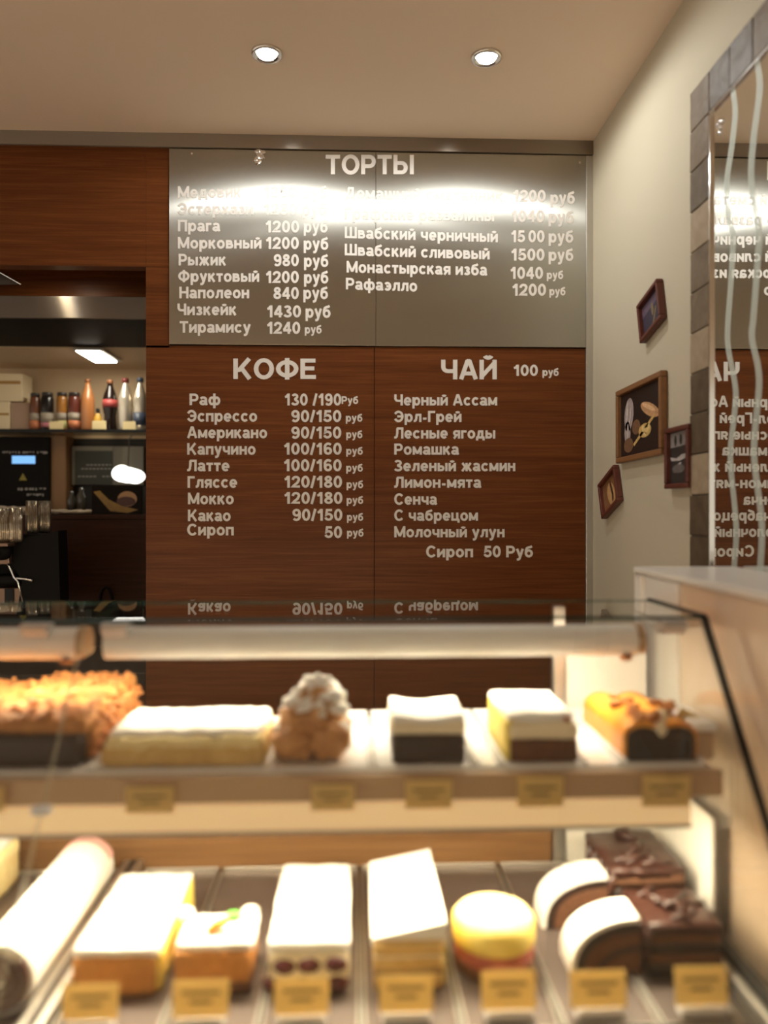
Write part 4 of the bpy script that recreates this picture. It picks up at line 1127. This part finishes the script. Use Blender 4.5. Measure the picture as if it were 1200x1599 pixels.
bottle('juice_jar', 74, 19, 613, 'nearly black juice jar with pink label', 'juice_black', (.85, .9), 'dark_cap', JAR, band=((.08, .20, 'pink_label'), (.21, .46, 'jar_label')), cat='jar')
bottle('juice_jar', 97, 16, 613, 'amber juice jar with green label behind a price card', 'juice_amber', (.9, .9), 'dark_cap', JAR, band=((.06, .26, 'green_label'), (.27, .46, 'jar_label')), cat='jar')
bottle('juice_jar', 116, 18, 613, 'dark red juice jar with orange label next to the peach bottle', 'juice_red', (.9, .9), 'dark_cap', JAR, band=((.08, .26, 'orange_label'), (.27, .46, 'jar_label')), cat='jar')
bottle('drink_bottle', 137, 21, 592, 'tall peach coloured drink bottle on the bar shelf', 'peach_drink', (.42, .94), 'gold_cap', BOT)
bottle('syrup_bottle', 153, 12, 638, 'small yellow bottle with dark cap between the tall bottles', 'yellow_drink', (.5, .8), 'dark_cap', [(0, 0), (.9, 0), (1, .05), (1, .6), (.45, .76), (.4, .85), (0, .85)])
bottle('cola_bottle', 172, 22, 594, 'dark cola bottle with a red label band', 'cola', (.42, .93), 'gold_cap', COLA, band=((.46, .61, 'red_label'),))
bottle('water_bottle', 196, 21, 591, 'clear bottle with red cap on the bar shelf', 'clear_plastic', (.5, .92), 'red_cap', BOT)
bottle('water_bottle', 219, 20, 590, 'clear bottle with blue cap next to the wooden panel', 'clear_plastic', (.5, .92), 'blue_cap', BOT, band=((.1, .34, 'blue_cap'),))
for x0, x1, y0, l_ in ((77, 99, 658, 'pale price card in front of the juice jars'), (144, 166, 657, 'pale price card in front of the small yellow bottle'), (192, 212, 658, 'pale price card in front of the clear bottle with red cap')):
    a, b_ = px2(x0, 672, YB - .055), px2(x1, y0, YB - .055)
    bm = bmesh.new(); box(bm, a.x, b_.x, YB - .056, YB - .054, zs + .0003, b_.z, .0005)
    tag(new_obj('price_card', bm, 'bar_tag'), l_, 'price tag', 'price cards on the bar shelf')
# solid things in place of what the bar mirror reflects under the shelf
b1_ = b1('back_mirror_panel', 'black_gloss', -2.6, XO + .05, YF - .004, YF - .0005, 1.0, zs - .02)
mat('smoked_panel', (.022, .017, .010), .35, spec=.2)
b1_.data.materials.clear(); b1_.data.materials.append(M['smoked_panel'])
tag(b1_, 'dark smoked panel in place of the bar mirror under the glass shelf', 'panel')
YK = 3.90; zc0k = px2(150, 804, 3.5).z
fr = thing('drinks_cooler', (px2(30, 800, YK).x, YK, 1.2), 'black drinks cooler with a small blue lit display, standing in for its mirror reflection', 'cooler')
a, b_ = px2(-40, 802.5, YK), px2(77, 682, YK); a.z = zc0k + .001
bm = bmesh.new(); box(bm, a.x, b_.x, YK, YF - .006, a.z, b_.z, .004); new_obj('cooler_body', bm, 'machine_black', fr)
a, b_ = px2(19, 724, YK), px2(55, 712, YK); bm = bmesh.new(); box(bm, a.x, b_.x, YK - .002, YK - .0002, a.z, b_.z); new_obj('blue_display', bm, 'blue_screen', fr)
mat('warn_yellow', (.30, .24, .02), .5); mat('pale_line', (.32, .30, .27), .5)
bm = bmesh.new(); a, b_, c_ = px2(30, 750, YK), px2(42, 750, YK), px2(36, 739, YK); prism(bm, [(a.x, a.z), (b_.x, b_.z), (c_.x, c_.z)], 'Y', YK - .0015, YK - .0002); new_obj('warning_triangle', bm, 'warn_yellow', fr)
bm = bmesh.new()
for x0, x1, yy in ((4, 74, 707), (28, 72, 764), (42, 68, 773)):
    x = x0
    while x < x1:
        a, b_ = px2(x, yy + random.uniform(-.5, 2), YK), px2(min(x + random.uniform(2, 5), x1), yy - 2, YK); box(bm, a.x, b_.x, YK - .0015, YK - .0002, a.z, b_.z); x += random.uniform(4, 7)
new_obj('printed_line', bm, 'pale_line', fr)
a, b_ = px2(79, 806, 3.92), px2(103, 676, 3.92); a.z = zc0k + .001
mat('post_wood', (.24, .12, .045), .5)
tag(b1('wooden_post', 'post_wood', a.x, b_.x, 3.92, YF - .006, a.z, zs - .016, .004), 'brown wooden post beside the black drinks cooler, standing in for its mirror reflection', 'post')
mat('board_grey', (.062, .064, .052), .5, spec=.2); mat('board_frame', (.20, .18, .13), .5)
mb = thing('reflected_board', px2(145, 750, 3.97), 'grey menu board with pale lines, standing in for its reflection in the bar mirror', 'notice board')  # reflected menu board, built solid on the bar wall
a, b_ = px2(112, 757, 3.98), px2(224, 697, 3.98); bm = bmesh.new(); box(bm, a.x, b_.x, 3.98, YF - .006, a.z, b_.z, .002); new_obj('board_backing', bm, 'board_frame', mb)
a, b_ = px2(117, 757, 3.978), px2(176, 704, 3.978); bm = bmesh.new(); box(bm, a.x, b_.x, 3.976, 3.9798, a.z + .001, b_.z, .001); new_obj('writing_sheet', bm, 'board_grey', mb)
bm = bmesh.new()
for x0, x1, yy in ((135, 174, 726), (127, 173, 732), (122, 150, 744), (160, 174, 744)):
    x = x0
    while x < x1:
        a, b_ = px2(x, yy + 1, 3.975), px2(min(x + 4, x1), yy - 1, 3.975); box(bm, a.x, b_.x, 3.974, 3.9758, a.z, b_.z); x += 6
new_obj('printed_line', bm, 'pale_line', mb)
# globe lamp, built solid in place of its mirror image
gl = thing('reflected_lamp', px2(201, 742, 3.72), 'bright white rounded lamp standing in for its reflection in the bar mirror', 'lamp')
bm = bmesh.new(); c = px2(200, 742, 3.72)
blob(bm, (c.x - .03, 3.72, c.z + .008), .046, 1, .8, .9, .05, 1, 1); blob(bm, (c.x + .032, 3.72, c.z - .006), .044, 1.1, .8, .8, .05, 1, 2); blob(bm, (c.x, 3.72, c.z), .042, 1.3, .8, .9, .05, 1, 3)
new_obj('lamp_shade', bm, 'globe_light', gl, True)
bm = bmesh.new(); tube(bm, [(c.x, 3.72, c.z + .03), (c.x, 3.74, zs - .05), (c.x, 3.82, zs - .013)], .003, 8); new_obj('lamp_rod', bm, 'dark_metal', gl)
# bread poster
ps = thing('bread_photo', px2(184, 803, 3.55), 'small framed photo of a bread roll on the bar counter', 'picture')
a, b_ = px2(143, 803.5, 3.55), px2(222, 757, 3.55)
mat('photo_dark', (.012, .006, .003), .5, spec=.1); mat('photo_gold', (.42, .24, .03), .5, noise_scale=12, col2=(.20, .10, .02)); mat('photo_bun', (.55, .30, .13), .5); mat('photo_meat', (.09, .025, .014), .5)
bm = bmesh.new(); box(bm, a.x, b_.x, 3.55, 3.562, a.z, b_.z, .002); new_obj('photo_board', bm, 'photo_dark', ps)
bm = bmesh.new()
def pq(lst, yy, mi):
    v = [bm.verts.new((px2(x, y_, 3.55).x, yy, px2(x, y_, 3.55).z)) for x, y_ in lst]; bm.faces.new(v).material_index = mi
def ovp(cx, cy, rx, ry, n=20): return [(cx + rx * math.cos(2 * math.pi * k / n), cy + ry * math.sin(2 * math.pi * k / n)) for k in range(n)]
pq([(146, 768), (156, 766), (170, 780), (190, 790), (216, 796), (200, 801), (172, 798)], 3.5494, 0)
pq(ovp(199, 779, 15, 12), 3.5490, 1); pq(ovp(197, 783, 15, 7.5), 3.5486, 2)
new_obj('photo_print', bm, ['photo_gold', 'photo_bun', 'photo_meat'], ps)
# counter partition
zc_ = px2(150, 804, 3.5).z
pt = thing('bar_counter', (px2(150, 804, 3.5).x, 3.5, 0), 'dark brown wooden bar counter below the bread photo', 'counter')
bm = bmesh.new(); box(bm, -2.6, XO + .065, 3.50, 3.52, 0, zc_ - .02, .001); new_obj('front_panel', bm, 'dark_wood', pt)
bm = bmesh.new(); box(bm, -2.6, XO + .065, 3.49, YF - .006, zc_ - .019, zc_, .001); new_obj('counter_top', bm, 'dark_wood', pt)
# tumblers on the counter behind the cloth
mat('smoky_glass', (.05, .045, .035), .1)
for px, hh, r_, l_ in ((112, .11, .019, 'dark slim bottle by the wooden post'), (128, .125, .020, 'dark slim bottle beside the bread photo'), (120, .13, .021, 'dark slim bottle between the two other slim ones')):
    c = px2(px, 800, 3.70); bm = bmesh.new(); lathe(bm, [(0, 0), (r_, 0), (r_, hh * .7), (r_ * .5, hh * .85), (r_ * .5, hh), (0, hh)], (c.x, 3.70 + (.06 if px == 120 else 0), zc_ + .0005), 16)
    tag(new_obj('slim_bottle', bm, 'smoky_glass', None, True), l_, 'bottle', 'slim dark bottles on the bar counter')
# crumpled cloth
mat('linen', (.33, .26, .18), .9)
bm = bmesh.new()
for i in range(9):
    x_ = px2(-20 + i * 19, 797, 3.60).x; blob(bm, (x_, 3.62, zc_ + .012), .05, 1.3, .9, .5 if i < 4 else .22, .5, 2.2, i + 3)
for v in bm.verts: v.co.z = max(v.co.z, zc_ + .0008)
tag(new_obj('folded_cloth', bm, 'linen', None, True), 'crumpled beige cloth lying along the bar counter', 'cloth')
# coffee machine
YM = 3.0
cm = thing('coffee_machine', (px2(0, 950, YM).x, YM, .95), 'black and steel espresso machine at the left edge behind the case', 'coffee machine')
mat('copper_steel', (.24, .15, .105), .35, .8); 
bm = bmesh.new()
a = [px2(x, y_, YM) for x, y_ in ((30, 846), (37, 842), (100, 828), (104, 960), (36, 960), (45, 905), (30, 880))]
prism(bm, [(p.x, p.z) for p in a], 'Y', YM - .06, YM + .03); new_obj('side_cover', bm, 'machine_black', cm)
a, b_ = px2(-160, 852, YM), px2(34, 846, YM); bm = bmesh.new(); box(bm, a.x, b_.x, YM - .12, YM + .25, a.z, b_.z, .003); new_obj('cup_rail', bm, 'copper_steel', cm)
a, b_ = px2(-160, 880, YM), px2(29, 853, YM); bm = bmesh.new(); box(bm, a.x, b_.x, YM - .08, YM + .25, a.z, b_.z, .004); new_obj('front_panel', bm, 'copper_steel', cm)
a, b_ = px2(-160, 960, YM), px2(48, 881, YM); bm = bmesh.new(); box(bm, a.x, b_.x, YM + .06, YM + .25, a.z, b_.z, .002); new_obj('splash_back', bm, 'machine_black', cm)
c = px2(1, 862, YM - .08); bm = bmesh.new(); lathe(bm, [(0, 0), (.030, 0), (.030, .02), (.018, .03), (0, .032)], n=24)
for v in bm.verts: v.co = Vector((c.x + .012 + v.co.x, YM - .081 - v.co.z, c.z + v.co.y))
new_obj('dial', bm, 'machine_black', cm, True)
bm = bmesh.new(); lathe(bm, [(0, 0), (.014, 0), (.013, .016), (0, .02)], n=20)
for v in bm.verts: v.co = Vector((c.x + v.co.x, YM - .113 - v.co.z, c.z + v.co.y))
new_obj('dial_cap', bm, 'chrome', cm, True)
P = lambda x, y_, Y=YM - .09: px2(x, y_, Y)
bm = bmesh.new(); tube(bm, [P(12, 880), P(18, 892), P(22, 902), P(28, 908), P(38, 950)], .0035, 8); new_obj('steam_wand', bm, 'chrome', cm, True)
bm = bmesh.new(); tube(bm, [P(26, 903), P(38, 904), P(51, 907)], [.004, .004, .006], 8); new_obj('wand_lever', bm, 'chrome', cm, True)
bm = bmesh.new(); a, b_ = P(-20, 960, YM - .02), P(47, 918, YM - .02); box(bm, a.x, b_.x, YM - .02, YM + .055, a.z, b_.z, .003); new_obj('drip_tray', bm, 'copper_steel', cm)
bm = bmesh.new(); a, b_ = P(8, 942, YM - .02), P(22, 919, YM - .02); box(bm, a.x, b_.x, YM - .026, YM - .0205, a.z, b_.z, .001); new_obj('drain_slot', bm, 'black_plastic', cm)
bm = bmesh.new(); a, b_ = P(-20, 914, YM - .05), P(27, 899, YM - .05); box(bm, a.x, b_.x, YM - .05, YM + .055, a.z, b_.z, .01); new_obj('group_head', bm, 'machine_black', cm)
# tumblers on the machine
mat('ribbed_glass', (.26, .21, .15), .14, .75)
zr = px2(0, 846, YM).z + .0008
bm0 = None
GN = [(-15, 'ribbed tumbler at the picture edge on the coffee machine'), (6, 'second ribbed tumbler from the left on the coffee machine'), (25, 'third ribbed tumbler from the left on the coffee machine')]
def tumbler(loc, label, mesh=None):
    if mesh is None:
        bm = bmesh.new()
        lathe(bm, [(0, .0), (.0195, 0), (.0228, .012), (.0222, .06), (.0205, .128), (.019, .128), (.0, .120)], n=120, flute=20, fa=.07)
        o = new_obj('tumbler', bm, 'ribbed_glass', None, True)
    else:
        o = mesh.copy(); COL.objects.link(o)
    o.location = loc
    tag(o, label, 'glass', 'tumblers on the coffee machine')
    return o
first = None
for px, l_ in GN:
    c = px2(px, 846, YM - .07); o = tumbler((c.x, YM - .07, zr), l_, first); first = first or o
for px, l_ in ((-4, 'rear ribbed tumbler between the left ones'), (17, 'rear ribbed tumbler between the middle ones'), (50, 'rear ribbed tumbler above the black machine side'), (70, 'ribbed tumbler farthest right on the coffee machine')):
    Yt = YM + .04 if px < 60 else YM + .10
    c = px2(px, 846, Yt); o = tumbler((c.x, Yt, zr + (.03 if px > 40 else 0)), l_, first)
bm = bmesh.new(); a, b_ = px2(40, 836, YM + .02), px2(84, 846, YM + .02); box(bm, a.x, b_.x, YM - .02, YM + .16, zr, zr + .029, .004); new_obj('cup_tray', bm, 'machine_black', cm)
# black cord handle
bm = bmesh.new()
pts = [px2(x, y_, 3.44) for x, y_ in ((157, 946), (157, 932), (160, 921), (166, 917), (171, 920), (175, 931), (177, 946))]
tube(bm, pts, .007, 10)
hb = thing('black_bag', (px2(167, 960, 3.44).x, 3.44, 1.0), 'black bag whose handle stands up behind the case glass', 'bag')
new_obj('bag_handle', bm, 'machine_black', hb, True)
a, b_ = px2(140, 1040, 3.44), px2(195, 945, 3.44); bm = bmesh.new(); lump(bm, a.x, b_.x, 3.38, 3.48, a.z - .2, b_.z, .03, .004, .02); new_obj('bag_body', bm, 'machine_black', hb, True)
# worktop under the opening
wt = thing('back_worktop', (-1.8, 3.0, .9), 'dark worktop unit under the bar opening', 'worktop')
a = px2(0, 1052, 2.80)
bm = bmesh.new(); box(bm, -2.6, XO - .004, 2.79, 3.37, a.z - .045, a.z, .003); new_obj('top_slab', bm, 'black_plastic', wt)
bm = bmesh.new(); box(bm, -2.6, XO - .004, 2.81, 3.36, .02, a.z - .046, .003); new_obj('drawer_front', bm, 'dark_wood', wt)
cmz = a.z
for ch in cm.children: pass
